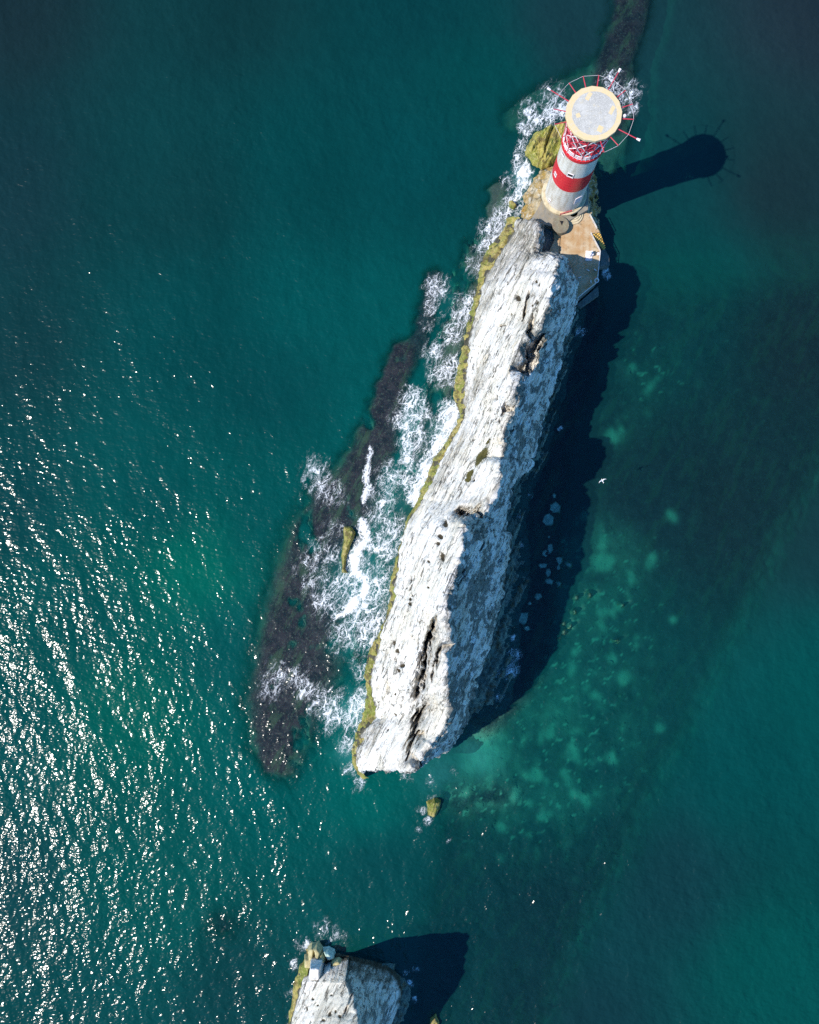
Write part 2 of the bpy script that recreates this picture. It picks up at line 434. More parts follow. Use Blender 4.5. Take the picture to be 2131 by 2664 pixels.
reef6 = np.maximum(blob(578, 2415, 55, 4), 0.6 * blob(940, 960, 60, 4) * 0)
apron = chain([(1520, 800, 55), (1490, 950, 55), (1440, 1080, 62), (1400, 1250, 70), (1390, 1420, 75), (1370, 1600, 75), (1320, 1750, 70), (1250, 1870, 60)])
lump = blob(1190, 2090, 60, 3) + blob(1290, 2080, 50, 3)
# the weedy flat east of the stack, ending in a slanting edge
edge = (PX - 2150) * 0.83 + (PY - 1400) * 0.42
weed_flat = smooth01(-(edge) / 130) * smooth01((PX - 1080 - (2000 - PY) * 0.18) / 130) * smooth01((PY - 560 + (PX - 1500) * 0.15) / 300)
sand_n = fbm(np.stack([WX * 0.36, WY * 0.30, 0 * WX + 7], -1), 5, 51, 0.62)
sand_near = np.clip(blob(1560, 1450, 130) + blob(1540, 1680, 150) + blob(1500, 1900, 140) + blob(1420, 2060, 170) + blob(1280, 1960, 130) + blob(1130, 2010, 120) * 1.2 + blob(1620, 1120, 60) * 0.7 + 0.8 * blob(1700, 960, 90), 0, 1)
sand = smooth01((sand_n + 0.20 * sand_near - 0.25) / 0.55) * np.clip(0.45 + sand_near, 0, 1)
sand = np.maximum(sand, 0.28 * smooth01(0.5 + 1.1 * fbm(np.stack([WX * 0.10, WY * 0.10, 0 * WX + 17], -1), 4, 57)) * np.clip(sand_near + 0.15, 0, 1))
sand = sand * np.clip(0.25 + 1.1 * sand_near, 0, 1) * (1 - apron)
sand = np.maximum(sand, blob(1250, 1965, 70) * 0.9)
for bx, by, bw in ((1619, 1117, 11), (1752, 1348, 13), (1700, 1466, 16), (1535, 1342, 10), (1578, 1455, 25), (1619, 1575, 9), (1638, 1776, 14), (1722, 1900, 12), (1760, 1600, 10), (1534, 1332, 8)):
    sand = np.maximum(sand, blob(bx, by, bw))
for _ in range(2):
    sand = (sand + np.roll(sand, 1, 0) + np.roll(sand, -1, 0) + np.roll(sand, 1, 1) + np.roll(sand, -1, 1)) / 5
sn2 = fbm(np.stack([WX * 0.85 + 1.5 * wob2, WY * 0.70, 0 * WX + 37], -1), 5, 58, 0.62)
sand = np.maximum(sand, 0.75 * smooth01((sn2 + 0.20 * sand_near - 0.38) / 0.36) * np.clip(0.15 + 1.0 * sand_near, 0, 1) * (1 - apron))
reef = reef * smooth01(1.40 + 1.6 * fbm(np.stack([WX * 0.22, WY * 0.14, 0 * WX + 23], -1), 4, 91, 0.6)); reef3 = reef3 * smooth01(0.95 + 1.5 * fbm(np.stack([WX * 0.2, WY * 0.12, 0 * WX + 29], -1), 4, 93, 0.6))
dep = 7.5 - 5.0 * weed_flat
dep = dep - np.clip(dep - 0.45, 0, None) * np.maximum.reduce([reef, reef3])
dep = dep - np.clip(dep - 0.9, 0, None) * np.maximum(reef2, reef5 * 0.9)
dep = dep - np.clip(dep - 0.9, 0, None) * np.maximum.reduce([reef4, apron])
dep = dep - np.clip(dep - 1.6, 0, None) * np.clip(np.maximum(reef6, lump), 0, 1)
dep = dep + 0.45 * fbm(np.stack([WX * 0.6, WY * 0.6, 0 * WX], -1), 4, 61) * smooth01((dep - 0.3) / 1.0)
for _x, _y, _r in ((1444, 1321, 17), (1425, 1352, 18), (1360, 1608, 19), (1401, 1554, 13), (1441, 1291, 9), (1428, 1396, 8), (1431, 1423, 12), (1420, 1441, 11), (1455, 1456, 12), (1411, 1470, 12), (1452, 1478, 9), (1427, 1490, 11), (1428, 1512, 11), (1454, 1519, 8), (1480, 1470, 9), (1379, 1571, 8), (1372, 1634, 9), (1467, 1624, 7), (1468, 1645, 8), (1484, 1630, 6), (1495, 1592, 7), (1500, 1556, 7), (1535, 1549, 7), (1456, 1660, 6), (1620, 1575, 6), (1607, 1667, 6)):
    dep = dep - np.clip(dep - 0.4, 0, None) * np.clip(1.3 * np.exp(-0.9 * (((PX0 - _x) ** 2 + (PY0 - _y) ** 2) / (_r * _r)) ** 2), 0, 1)
bed_dep = dep.copy()
dep = np.clip(dep, 0.25, None)
weedy = np.clip(np.maximum.reduce([0.55 * smooth01((dep - 4.0) / 3.0), reef, reef2, reef3 * 0.9, reef4, reef5 * 0.8, apron, reef6, np.clip(lump, 0, 1), weed_flat * (1 - sand)]), 0, 1)

# murk of the water body (colours blended between points, darker towards the upper corners)
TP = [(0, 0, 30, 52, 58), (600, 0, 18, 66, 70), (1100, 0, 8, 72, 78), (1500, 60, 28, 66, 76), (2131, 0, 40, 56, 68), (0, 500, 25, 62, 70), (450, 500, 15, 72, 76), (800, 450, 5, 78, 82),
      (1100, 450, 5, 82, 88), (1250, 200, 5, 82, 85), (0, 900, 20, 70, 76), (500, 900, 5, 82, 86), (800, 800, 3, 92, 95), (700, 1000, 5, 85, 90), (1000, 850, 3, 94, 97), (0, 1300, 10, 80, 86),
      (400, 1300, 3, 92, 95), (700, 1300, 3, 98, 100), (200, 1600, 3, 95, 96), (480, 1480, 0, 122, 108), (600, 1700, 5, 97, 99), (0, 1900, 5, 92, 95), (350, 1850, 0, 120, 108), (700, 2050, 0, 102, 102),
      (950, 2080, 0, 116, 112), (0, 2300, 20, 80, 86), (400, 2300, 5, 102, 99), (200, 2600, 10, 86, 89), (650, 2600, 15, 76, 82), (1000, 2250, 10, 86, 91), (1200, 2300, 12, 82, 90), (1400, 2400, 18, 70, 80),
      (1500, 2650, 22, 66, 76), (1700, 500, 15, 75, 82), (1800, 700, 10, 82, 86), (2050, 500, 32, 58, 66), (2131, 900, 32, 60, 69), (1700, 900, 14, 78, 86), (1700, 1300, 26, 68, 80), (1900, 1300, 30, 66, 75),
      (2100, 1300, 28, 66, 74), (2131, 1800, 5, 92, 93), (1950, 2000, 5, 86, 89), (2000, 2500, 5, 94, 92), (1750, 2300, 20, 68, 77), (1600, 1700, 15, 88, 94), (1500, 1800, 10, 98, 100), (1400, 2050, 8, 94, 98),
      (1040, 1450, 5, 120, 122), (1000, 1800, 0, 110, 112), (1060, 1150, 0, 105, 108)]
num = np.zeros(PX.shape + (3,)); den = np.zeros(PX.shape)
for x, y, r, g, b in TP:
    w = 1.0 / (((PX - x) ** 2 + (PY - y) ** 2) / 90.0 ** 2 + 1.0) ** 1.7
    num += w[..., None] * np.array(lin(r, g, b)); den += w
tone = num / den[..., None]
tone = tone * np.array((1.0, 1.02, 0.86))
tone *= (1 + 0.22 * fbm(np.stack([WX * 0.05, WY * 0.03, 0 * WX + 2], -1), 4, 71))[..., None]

FOAM = [  # x, y, width, density
    (1468, 282, 20, .85), (1430, 296, 22, .9), (1395, 312, 22, .75), (1368, 335, 18, .7), (1358, 375, 14, .7), (1350, 415, 18, .7), (1362, 440, 22, 1), (1362, 475, 18, 1), (1352, 505, 13, .95), (1335, 530, 25, .7),
    (1310, 560, 28, .6), (1290, 590, 32, .58), (1275, 620, 32, .52), (1262, 650, 28, .5), (1238, 690, 28, .4), (1378, 288, 28, .5), (1440, 250, 32, .45), (1330, 470, 25, .35), (1590, 215, 28, .48), (1637, 240, 30, .5), (1642, 282, 22, .45), (1600, 190, 18, .3),
    (1135, 745, 28, .58), (1130, 775, 26, .55), (1128, 812, 22, .4), (1110, 850, 18, .3), (1268, 655, 30, .35), (1222, 785, 28, .62), (1205, 825, 30, .62), (1180, 865, 32, .5), (1130, 915, 26, .62), (1180, 945, 28, .58), (1150, 975, 32, .62), (1198, 970, 10, .95),
    (1075, 1040, 30, .68), (1060, 1085, 34, .66), (1080, 1125, 32, .62), (1175, 1070, 28, 1.0), (1160, 1100, 26, .85), (1172, 1120, 26, .9), (1150, 1150, 26, .92), (1130, 1180, 22, .9), (1115, 1210, 22, .9), (1100, 1250, 20, .92), (1078, 1295, 20, 1), (1085, 1312, 12, 1),
    (1100, 1080, 26, .5), (1070, 1155, 30, .66), (1065, 1200, 26, .65), (1062, 1255, 18, .85), (1020, 1240, 36, .5), (1000, 1290, 38, .5), (985, 1340, 38, .46), (1025, 1380, 38, .52), (1000, 1420, 42, .58), (1040, 1400, 34, .45), (1010, 1470, 40, .4), (985, 1520, 40, .5),
    (962, 1170, 9, .3), (957, 1205, 9, .3), (953, 1235, 9, .3), (958, 1265, 9, .3), (950, 1295, 9, .3), (945, 1375, 16, 1), (955, 1405, 13, 1), (935, 1420, 17, 1), (920, 1450, 20, 1), (925, 1480, 18, 1), (948, 1500, 15, 1), (952, 1530, 17, 1), (928, 1558, 18, 1), (906, 1580, 14, 1), (888, 1597, 9, 1), (975, 1432, 12, .8),
    (930, 1540, 85, .55), (960, 1600, 60, .55), (830, 1250, 42, .42), (862, 1285, 34, .4), (820, 1215, 36, .3), (845, 1440, 45, .38), (805, 1480, 34, .38), (812, 1520, 30, .4), (870, 1380, 30, .3), (850, 1560, 40, .45), (970, 1640, 55, .52), (920, 1640, 45, .5), (890, 1650, 40, .45), (940, 1680, 40, .4),
    (720, 1760, 32, .42), (702, 1795, 28, .38), (780, 1780, 40, .42), (810, 1800, 30, .42), (852, 1830, 42, .52), (860, 1875, 34, .42), (940, 1745, 22, .5), (948, 1795, 22, .6), (932, 1840, 28, .82), (915, 1880, 28, .65), (905, 1940, 24, .58), (910, 2000, 18, .55), (935, 2040, 18, .45), (895, 1860, 30, .5),
    (1340, 1700, 14, .5), (1328, 1742, 18, .62), (1290, 1750, 12, .5), (1272, 1790, 11, .55), (1300, 1812, 11, .42), (1350, 1350, 9, .4), (1355, 1420, 8, .3), (1577, 712, 13, .6), (1507, 862, 11, .55), (1455, 1112, 7, .65), (1380, 1290, 8, .45), (1335, 1660, 8, .4),
    (845, 2425, 28, .32), (880, 2440, 24, .3), (790, 2460, 18, .45), (765, 2510, 14, .42), (758, 2580, 12, .4), (752, 2640, 10, .4), (1065, 2562, 9, .95), (1082, 2602, 8, .7), (1055, 2530, 9, .55), (1080, 2520, 9, .4),
    (1100, 2108, 12, .6), (1112, 2136, 12, .6), (1090, 2160, 7, .5), (1125, 2075, 9, .4), (1165, 2180, 10, .3), (1060, 2020, 14, .35), (1180, 2005, 12, .3), (1120, 2030, 12, .3)]
foam = np.zeros_like(PX)
PXw = PX; PYw = PY
PX = PX0 + 10 * wob2; PY = PY0 + 10 * wob
for x, y, w, d in FOAM:
    if d < 0.95: foam = (foam ** 4 + np.clip(d * blob(x, y, w * 1.15, 2.4), 0, 1) ** 4) ** 0.25
    else: foam = np.maximum(foam, d * blob(x, y, w * 1.1, 3))
for pts, d in (([(962, 1165, 7), (957, 1205, 7), (952, 1238, 8), (960, 1268, 10), (948, 1302, 7)], 0.9),
               ([(944, 1362, 13), (956, 1402, 12), (928, 1436, 17), (921, 1480, 17), (950, 1508, 13), (950, 1540, 14), (926, 1566, 15), (902, 1588, 11), (878, 1604, 6)], 1.05),
               ([(952, 1425, 8), (985, 1432, 7), (1010, 1420, 6)], 0.85), ([(1178, 1066, 22), (1160, 1110, 18), (1128, 1180, 15), (1108, 1225, 14), (1078, 1295, 15), (1088, 1318, 9)], 0.95),
               ([(1370, 425, 10), (1360, 470, 13), (1342, 518, 9), (1318, 552, 8)], 0.92)):
    foam = np.maximum(foam, d * chain(pts, 3.0))
foam = np.clip(foam, 0, 1)
aer = np.zeros_like(PX)
for x, y, w, d in ((945, 1520, 95, .8), (1010, 1420, 80, .55), (1040, 1300, 75, .45), (1110, 1230, 45, .7), (1150, 1130, 50, .6), (1080, 1130, 60, .3), (960, 1640, 80, .35), (925, 1850, 45, .6), (910, 1960, 35, .5), (1240, 1965, 60, .5), (1150, 2010, 60, .35), (1205, 790, 40, .2), (1360, 460, 25, .6), (1340, 500, 25, .5)):
    aer = np.maximum(aer, d * blob(x, y, w, 2.2))
dep = np.maximum(dep, 4.0 * aer)
tone = tone * (1 - aer)[..., None] + np.array((0.06, 0.40, 0.38)) * aer[..., None]

def make_sea():
    m = NT('sea_water'); p = m.pos()
    depth = m.attr('depth'); den = m.attr('foam'); tone_c = m.attr('tone', True)
    # waves: crests run from upper left to lower right of the plan
    sw = m.mapping(m.mapping(p, rot=(0, 0, R(66))), scale=(0.42, 1.0, 1.0))
    sw2 = m.mapping(m.mapping(p, rot=(0, 0, R(80))), scale=(0.72, 1.0, 1.0))
    h1 = m.noise(sw, 0.22, 1, 0.5)
    h2 = m.noise(sw2, 0.62, 1, 0.5)
    h3 = m.noise(m.mapping(p, rot=(0, 0, R(20)), scale=(0.75, 1.0, 1.0)), 1.5, 1.5, 0.55, 0.2)
    chop = m.attr('chop')
    wind = m.lerp(m.step(m.noise(p, 0.05, 3, 0.55), 0.33, 0.66), 0.75, 1.15)
    h = m.math('MULTIPLY', chop, m.math('ADD', m.math('MULTIPLY', h1, 0.52), m.math('MULTIPLY', wind, m.math('ADD', m.math('MULTIPLY', h2, 0.26), m.math('MULTIPLY', h3, 0.185)))))
    nrm = m.bump(h, 1.0, 1.0)
    # foam: a torn web whose threads widen with the density
    fl = m.mapping(m.mapping(p, rot=(0, 0, -AX)), scale=(0.62, 1.15, 1.0))
    wv = m.vmath('ADD', fl, m.vmath('MULTIPLY', m.noise(p, 0.42, 3, 0.55, color=True), (3.2, 3.2, 0)))
    wv = m.vmath('ADD', wv, m.vmath('MULTIPLY', m.noise(p, 2.4, 2, 0.6, color=True), (0.55, 0.55, 0)))
    e1 = m.voro(wv, 0.72); e2 = m.voro(wv, 1.9); e3 = m.voro(wv, 4.2)
    brk = m.noise(m.vmath('ADD', fl, m.vmath('MULTIPLY', m.noise(p, 0.3, 2, 0.5, color=True), (2.5, 2.5, 0))), 0.75, 5, 0.66); brk2 = m.noise(p, 3.2, 4, 0.7)
    d2 = m.math('ADD', den, m.math('MULTIPLY', m.math('SUBTRACT', brk2, 0.5), 0.35))
    l1 = m.math('SUBTRACT', 1.0, m.step(e1, 0.0, m.lerp(d2, 0.006, 0.17)))
    l2 = m.math('SUBTRACT', 1.0, m.step(e2, 0.0, m.lerp(d2, 0.004, 0.20)))
    l3 = m.math('SUBTRACT', 1.0, m.step(e3, 0.0, m.lerp(d2, 0.02, 0.22)))
    web = m.math('MAXIMUM', m.math('MAXIMUM', l1, m.math('MULTIPLY', l2, 0.85)), m.math('MULTIPLY', l3, 0.30))
    thr = m.lerp(den, 0.66, 0.22)
    gate = m.step(brk, m.math('SUBTRACT', thr, 0.13), m.math('ADD', thr, 0.13))
    gate = m.math('MULTIPLY', gate, m.step(den, 0.03, 0.16))
    solid = m.step(m.math('ADD', den, m.math('MULTIPLY', m.math('SUBTRACT', brk, 0.5), 1.1)), 0.80, 1.02)
    veil = m.math('MULTIPLY', m.step(m.math('ADD', den, m.math('MULTIPLY', m.math('SUBTRACT', brk2, 0.5), 0.8)), 0.55, 1.15), 0.40)
    fm = m.math('MAXIMUM', m.math('MAXIMUM', m.math('MULTIPLY', web, gate), solid), veil)
    fm = m.math('MULTIPLY', fm, 0.97)
    # body
    opac = m.math('SUBTRACT', 1.0, m.math('POWER', 0.74, depth))
    opac = m.math('MULTIPLY', opac, 0.985)
    tint = m.n('ShaderNodeCombineColor')
    m.l(m.math('POWER', 0.58, depth), tint.inputs[0]); m.l(m.math('POWER', 0.90, depth), tint.inputs[1]); m.l(m.math('POWER', 0.89, depth), tint.inputs[2])
    tr = m.n('ShaderNodeBsdfTransparent'); m.l(tint.outputs[0], tr.inputs[0])
    df = m.n('ShaderNodeBsdfDiffuse')
    mot = m.noise(p, 0.5, 4, 0.6)
    m.l(m.mix(1.0, tone_c, m.mix(mot, (0.82, 0.82, 0.82), (1.16, 1.16, 1.16)), 'MULTIPLY'), df.inputs[0])
    m.l(m.bump(h, 1.0, 1.0), df.inputs['Normal'])
    body = m.n('ShaderNodeMixShader'); m.l(opac, body.inputs[0]); m.l(tr.outputs[0], body.inputs[1]); m.l(df.outputs[0], body.inputs[2])
    gl = m.n('ShaderNodeBsdfGlossy'); gl.inputs['Roughness'].default_value = 0.15; m.l(nrm, gl.inputs['Normal'])
    fr = m.n('ShaderNodeFresnel'); fr.inputs[0].default_value = 1.33; m.l(nrm, fr.inputs['Normal'])
    wat = m.n('ShaderNodeMixShader'); m.l(fr.outputs[0], wat.inputs[0]); m.l(body.outputs[0], wat.inputs[1]); m.l(gl.outputs[0], wat.inputs[2])
    fo = m.n('ShaderNodeBsdfDiffuse'); fo.inputs[0].default_value = (0.80, 0.82, 0.84, 1)
    m.l(m.bump(m.math('ADD', fm, m.math('MULTIPLY', brk2, 0.8)), 0.5, 0.3), fo.inputs['Normal'])
    fin = m.n('ShaderNodeMixShader'); m.l(fm, fin.inputs[0]); m.l(wat.outputs[0], fin.inputs[1]); m.l(fo.outputs[0], fin.inputs[2])
    m.l(fin.outputs[0], m.out.inputs[0]); return m.m
M_sea = make_sea()

def make_seabed():
    m = NT('seabed_rock_and_sand'); p = m.pos()
    w = m.attr('weedy'); s = m.attr('sand')
    a = m.noise(p, 0.7, 6, 0.68); b = m.noise(p, 3.0, 5, 0.72)
    sand_c = m.mix(a, (0.30, 0.58, 0.40), (0.50, 0.76, 0.55))
    weed_c = m.mix(m.step(a, 0.38, 0.62), (0.020, 0.008, 0.018), (0.055, 0.028, 0.040))
    weed_c = m.mix(m.math('MULTIPLY', m.step(b, 0.53, 0.66), 0.7), weed_c, (0.15, 0.13, 0.11))
    weed_c = m.mix(m.math('MULTIPLY', m.step(m.noise(m.mapping(m.mapping(p, rot=(0, 0, -AX)), scale=(0.3, 1.0, 1.0)), 0.55, 5, 0.65), 0.50, 0.62), 0.6), weed_c, (0.075, 0.10, 0.06))
    c = m.mix(w, sand_c, weed_c)
    c = m.mix(m.step(m.math('ADD', s, m.math('MULTIPLY', m.math('SUBTRACT', b, 0.5), 0.5)), 0.12, 0.95), c, sand_c)
    m.principled(c, 0.9, m.bump(m.math('ADD', a, m.math('MULTIPLY', b, 0.5)), 0.8, 0.4), spec=0.1); return m.m
M_seabed = make_seabed()

def outer_ring(z, r=6000.0):
    x0, x1, y0, y1 = GX[0], GX[-1], GY[0], GY[-1]
    v = [(x0, y0, z), (x1, y0, z), (x1, y1, z), (x0, y1, z), (-r, -r, z), (r, -r, z), (r, r, z), (-r, r, z)]
    return v, [(4, 5, 1, 0), (5, 6, 2, 1), (6, 7, 3, 2), (7, 4, 0, 3)]

def with_ring(o, z, attrs):
    """join the far sheet to the surveyed one, so that the sea runs to the horizon"""
    bm = bmesh.new(); bm.from_mesh(o.data)
    v, f = outer_ring(z)
    bv = [bm.verts.new(p) for p in v]
    for q in f: bm.faces.new([bv[i] for i in q])
    bm.verts.ensure_lookup_table()
    for k, val in attrs.items():
        if isinstance(val, tuple):
            la = bm.verts.layers.float_color.get(k)
            for x in bv: x[la] = val
        else:
            la = bm.verts.layers.float.get(k)
            for x in bv: x[la] = val
    bm.to_mesh(o.data); bm.free()

_bd = smooth01(np.minimum.reduce([WX - GX[0], GX[-1] - WX, WY - GY[0], GY[-1] - WY]) / 34.0)      # the survey runs out into the open sea
OUT_TONE = np.array((0.0045, 0.062, 0.072))
tone = OUT_TONE + (tone - OUT_TONE) * _bd[..., None]; dep = 7.5 + (dep - 7.5) * _bd; weedy = 0.3 + (weedy - 0.3) * _bd; sand = sand * _bd
chop = 0.70 + 0.36 * smooth01((PY0 - 850 - 0.30 * PX0) / 1350)
chop = 0.9 + (chop - 0.9) * _bd          # sheltered, smoother water to the north
fz = 0.35 * np.clip(foam - 0.55, 0, None) * (0.5 + 1.2 * fbm(np.stack([WX * 1.1, WY * 1.1, 0 * WX], -1), 3, 81))
sea = grid_obj('sea', np.stack([WX, WY, np.clip(fz, 0, 0.4)], -1), M_sea, attrs={'depth': dep, 'foam': foam, 'tone': tone * 0.46, 'chop': chop}, flip=False)
with_ring(sea, 0.0, {'depth': 7.5, 'foam': 0.0, 'chop': 0.9, 'tone': (0.0045 * 0.46, 0.062 * 0.46, 0.072 * 0.46, 1.0)})
tag(sea, 'deep teal sea with sun glitter and white foam', None, None, 'structure')
seabed = grid_obj('seabed', np.stack([WX, WY, -dep], -1), M_seabed, attrs={'weedy': weedy, 'sand': sand})
with_ring(seabed, -7.5, {'weedy': 0.3, 'sand': 0.0})
tag(seabed, 'submerged reefs, weed and pale sand under the water', None, None, 'structure')

# ------------------------------------------------------------------ chalk stacks
def sample_rows(y, table):
    a = np.array(table, float); return np.interp(y, a[:, 0], a[:, 1])

def resample(Pc, n):
    """control profile (rows, k, 3) -> (rows, n, 3), evenly by length, rounded at the corners"""
    seg = np.linalg.norm(np.diff(Pc, axis=1), axis=2).mean(0)
    t = np.concatenate([[0], np.cumsum(seg)]); t /= t[-1]
    u = np.linspace(0, 1, n)
    out = np.empty((Pc.shape[0], n, 3))
    j = np.clip(np.searchsorted(t, u, side='right') - 1, 0, len(t) - 2)
    f = ((u - t[j]) / (t[j + 1] - t[j]))[None, :, None]
    out = Pc[:, j] * (1 - f) + Pc[:, j + 1] * f
    return out, t

def box_blur(a, k, axis):
    if k < 1: return a
    pad = [(0, 0)] * a.ndim; pad[axis] = (k, k)
    b = np.pad(a, pad, mode='edge'); c = np.cumsum(b, axis=axis)
    z = np.zeros_like(np.take(c, [0], axis=axis)); c = np.concatenate([z, c], axis=axis)
    n = a.shape[axis]
    hi = np.take(c, np.arange(2 * k + 1, 2 * k + 1 + n), axis=axis); lo = np.take(c, np.arange(0, n), axis=axis)
    return (hi - lo) / (2 * k + 1)

def grid_normals(P):
    du = np.gradient(P, axis=0); dv = np.gradient(P, axis=1)
    n = np.cross(du, dv); n /= np.linalg.norm(n, axis=2)[..., None] + 1e-9
    return n

def strike_coords(P):
    c, s = math.cos(AX), math.sin(AX)
    return np.stack([P[..., 0] * c + P[..., 1] * s, -P[..., 0] * s + P[..., 1] * c, P[..., 2]], -1)

# one row per photo line: waterline of the weed, inner edge of the weed, crest, crest height, foot, foot height
Y_ = [584, 590, 605, 640, 664, 676, 690, 720, 754, 793, 845, 897, 940, 975, 990, 1010, 1040, 1069, 1085, 1100, 1125, 1145, 1175, 1200, 1215, 1256, 1296, 1337, 1358, 1390, 1418, 1450, 1472, 1519, 1550, 1582, 1610, 1640, 1670, 1700, 1750, 1800, 1850, 1890, 1920, 1945, 1970, 1990, 2002]
WOUT = [(560, 1324), (590, 1316), (605, 1308), (640, 1275), (665, 1262), (690, 1250), (720, 1248), (754, 1242), (793, 1231), (845, 1217), (897, 1207), (940, 1196), (980, 1189), (1010, 1182), (1040, 1182), (1070, 1195), (1085, 1200), (1100, 1191), (1150, 1161), (1200, 1126), (1250, 1109), (1300, 1088), (1350, 1060), (1400, 1048), (1450, 1033), (1500, 1020), (1540, 1014), (1550, 1018), (1600, 1008), (1650, 985), (1700, 960), (1750, 950), (1800, 956), (1840, 950), (1870, 943), (1900, 930), (1950, 917), (1990, 919), (2030, 945)]
WIN = [(560, 1350), (590, 1345), (605, 1346), (640, 1330), (665, 1306), (690, 1292), (720, 1272), (754, 1257), (793, 1252), (845, 1239), (897, 1227), (940, 1226), (980, 1221), (1010, 1219), (1040, 1219), (1070, 1217), (1100, 1208), (1150, 1178), (1200, 1150), (1250, 1130), (1300, 1105), (1350, 1072), (1400, 1053), (1450, 1045), (1500, 1038), (1540, 1030), (1550, 1035), (1600, 1017), (1650, 997), (1700, 988), (1750, 972), (1800, 974), (1840, 988), (1870, 985), (1900, 955), (1950, 934), (1990, 932), (2030, 955)]
RIDGE = [(560, 1392), (590, 1394), (605, 1397), (640, 1393), (668, 1386), (675, 1450), (690, 1449), (720, 1436), (754, 1434), (793, 1420), (840, 1412), (880, 1362), (905, 1345), (985, 1341), (1012, 1333), (1069, 1325), (1110, 1308), (1142, 1302), (1175, 1306), (1215, 1298), (1256, 1290), (1296, 1276), (1322, 1268), (1362, 1199), (1418, 1199), (1472, 1183), (1519, 1167), (1582, 1152), (1640, 1160), (1700, 1160), (1750, 1155), (1800, 1155), (1850, 1163), (1890, 1150), (1920, 1130), (1945, 1105), (2000, 1066)]
RZ = [(584, 8.6), (605, 10.2), (640, 10.6), (666, 10.8), (676, 22), (690, 22.9), (727, 24.6), (814, 25.2), (929, 22.9), (1018, 24.8), (1089, 24.3), (1157, 22.6), (1193, 23.0), (1210, 27), (1258, 27.4), (1333, 27.8), (1360, 30), (1425, 31.6), (1488, 31.8), (1588, 33.0), (1664, 30.6), (1742, 28.7), (1824, 25.8), (1908, 23.6), (1967, 23.5), (2000, 21)]
FOOT = [(560, 1397), (605, 1402), (640, 1400), (668, 1393), (675, 1466), (690, 1464), (720, 1482), (754, 1493), (793, 1489), (845, 1480), (897, 1463), (936, 1458), (985, 1440), (1040, 1426), (1090, 1406), (1160, 1396), (1200, 1380), (1230, 1362), (1256, 1328), (1300, 1316), (1337, 1314), (1385, 1319), (1409, 1330), (1460, 1321), (1500, 1313), (1550, 1306), (1592, 1287), (1665, 1277), (1717, 1256), (1764, 1235), (1821, 1219), (1879, 1204), (1915, 1183), (1944, 1162), (1970, 1120), (2002, 1072)]
FZ = [(560, 4.9), (754, 4.9), (800, 2.5), (900, 1.0), (1940, 1.0), (1965, 6), (2002, 17)]

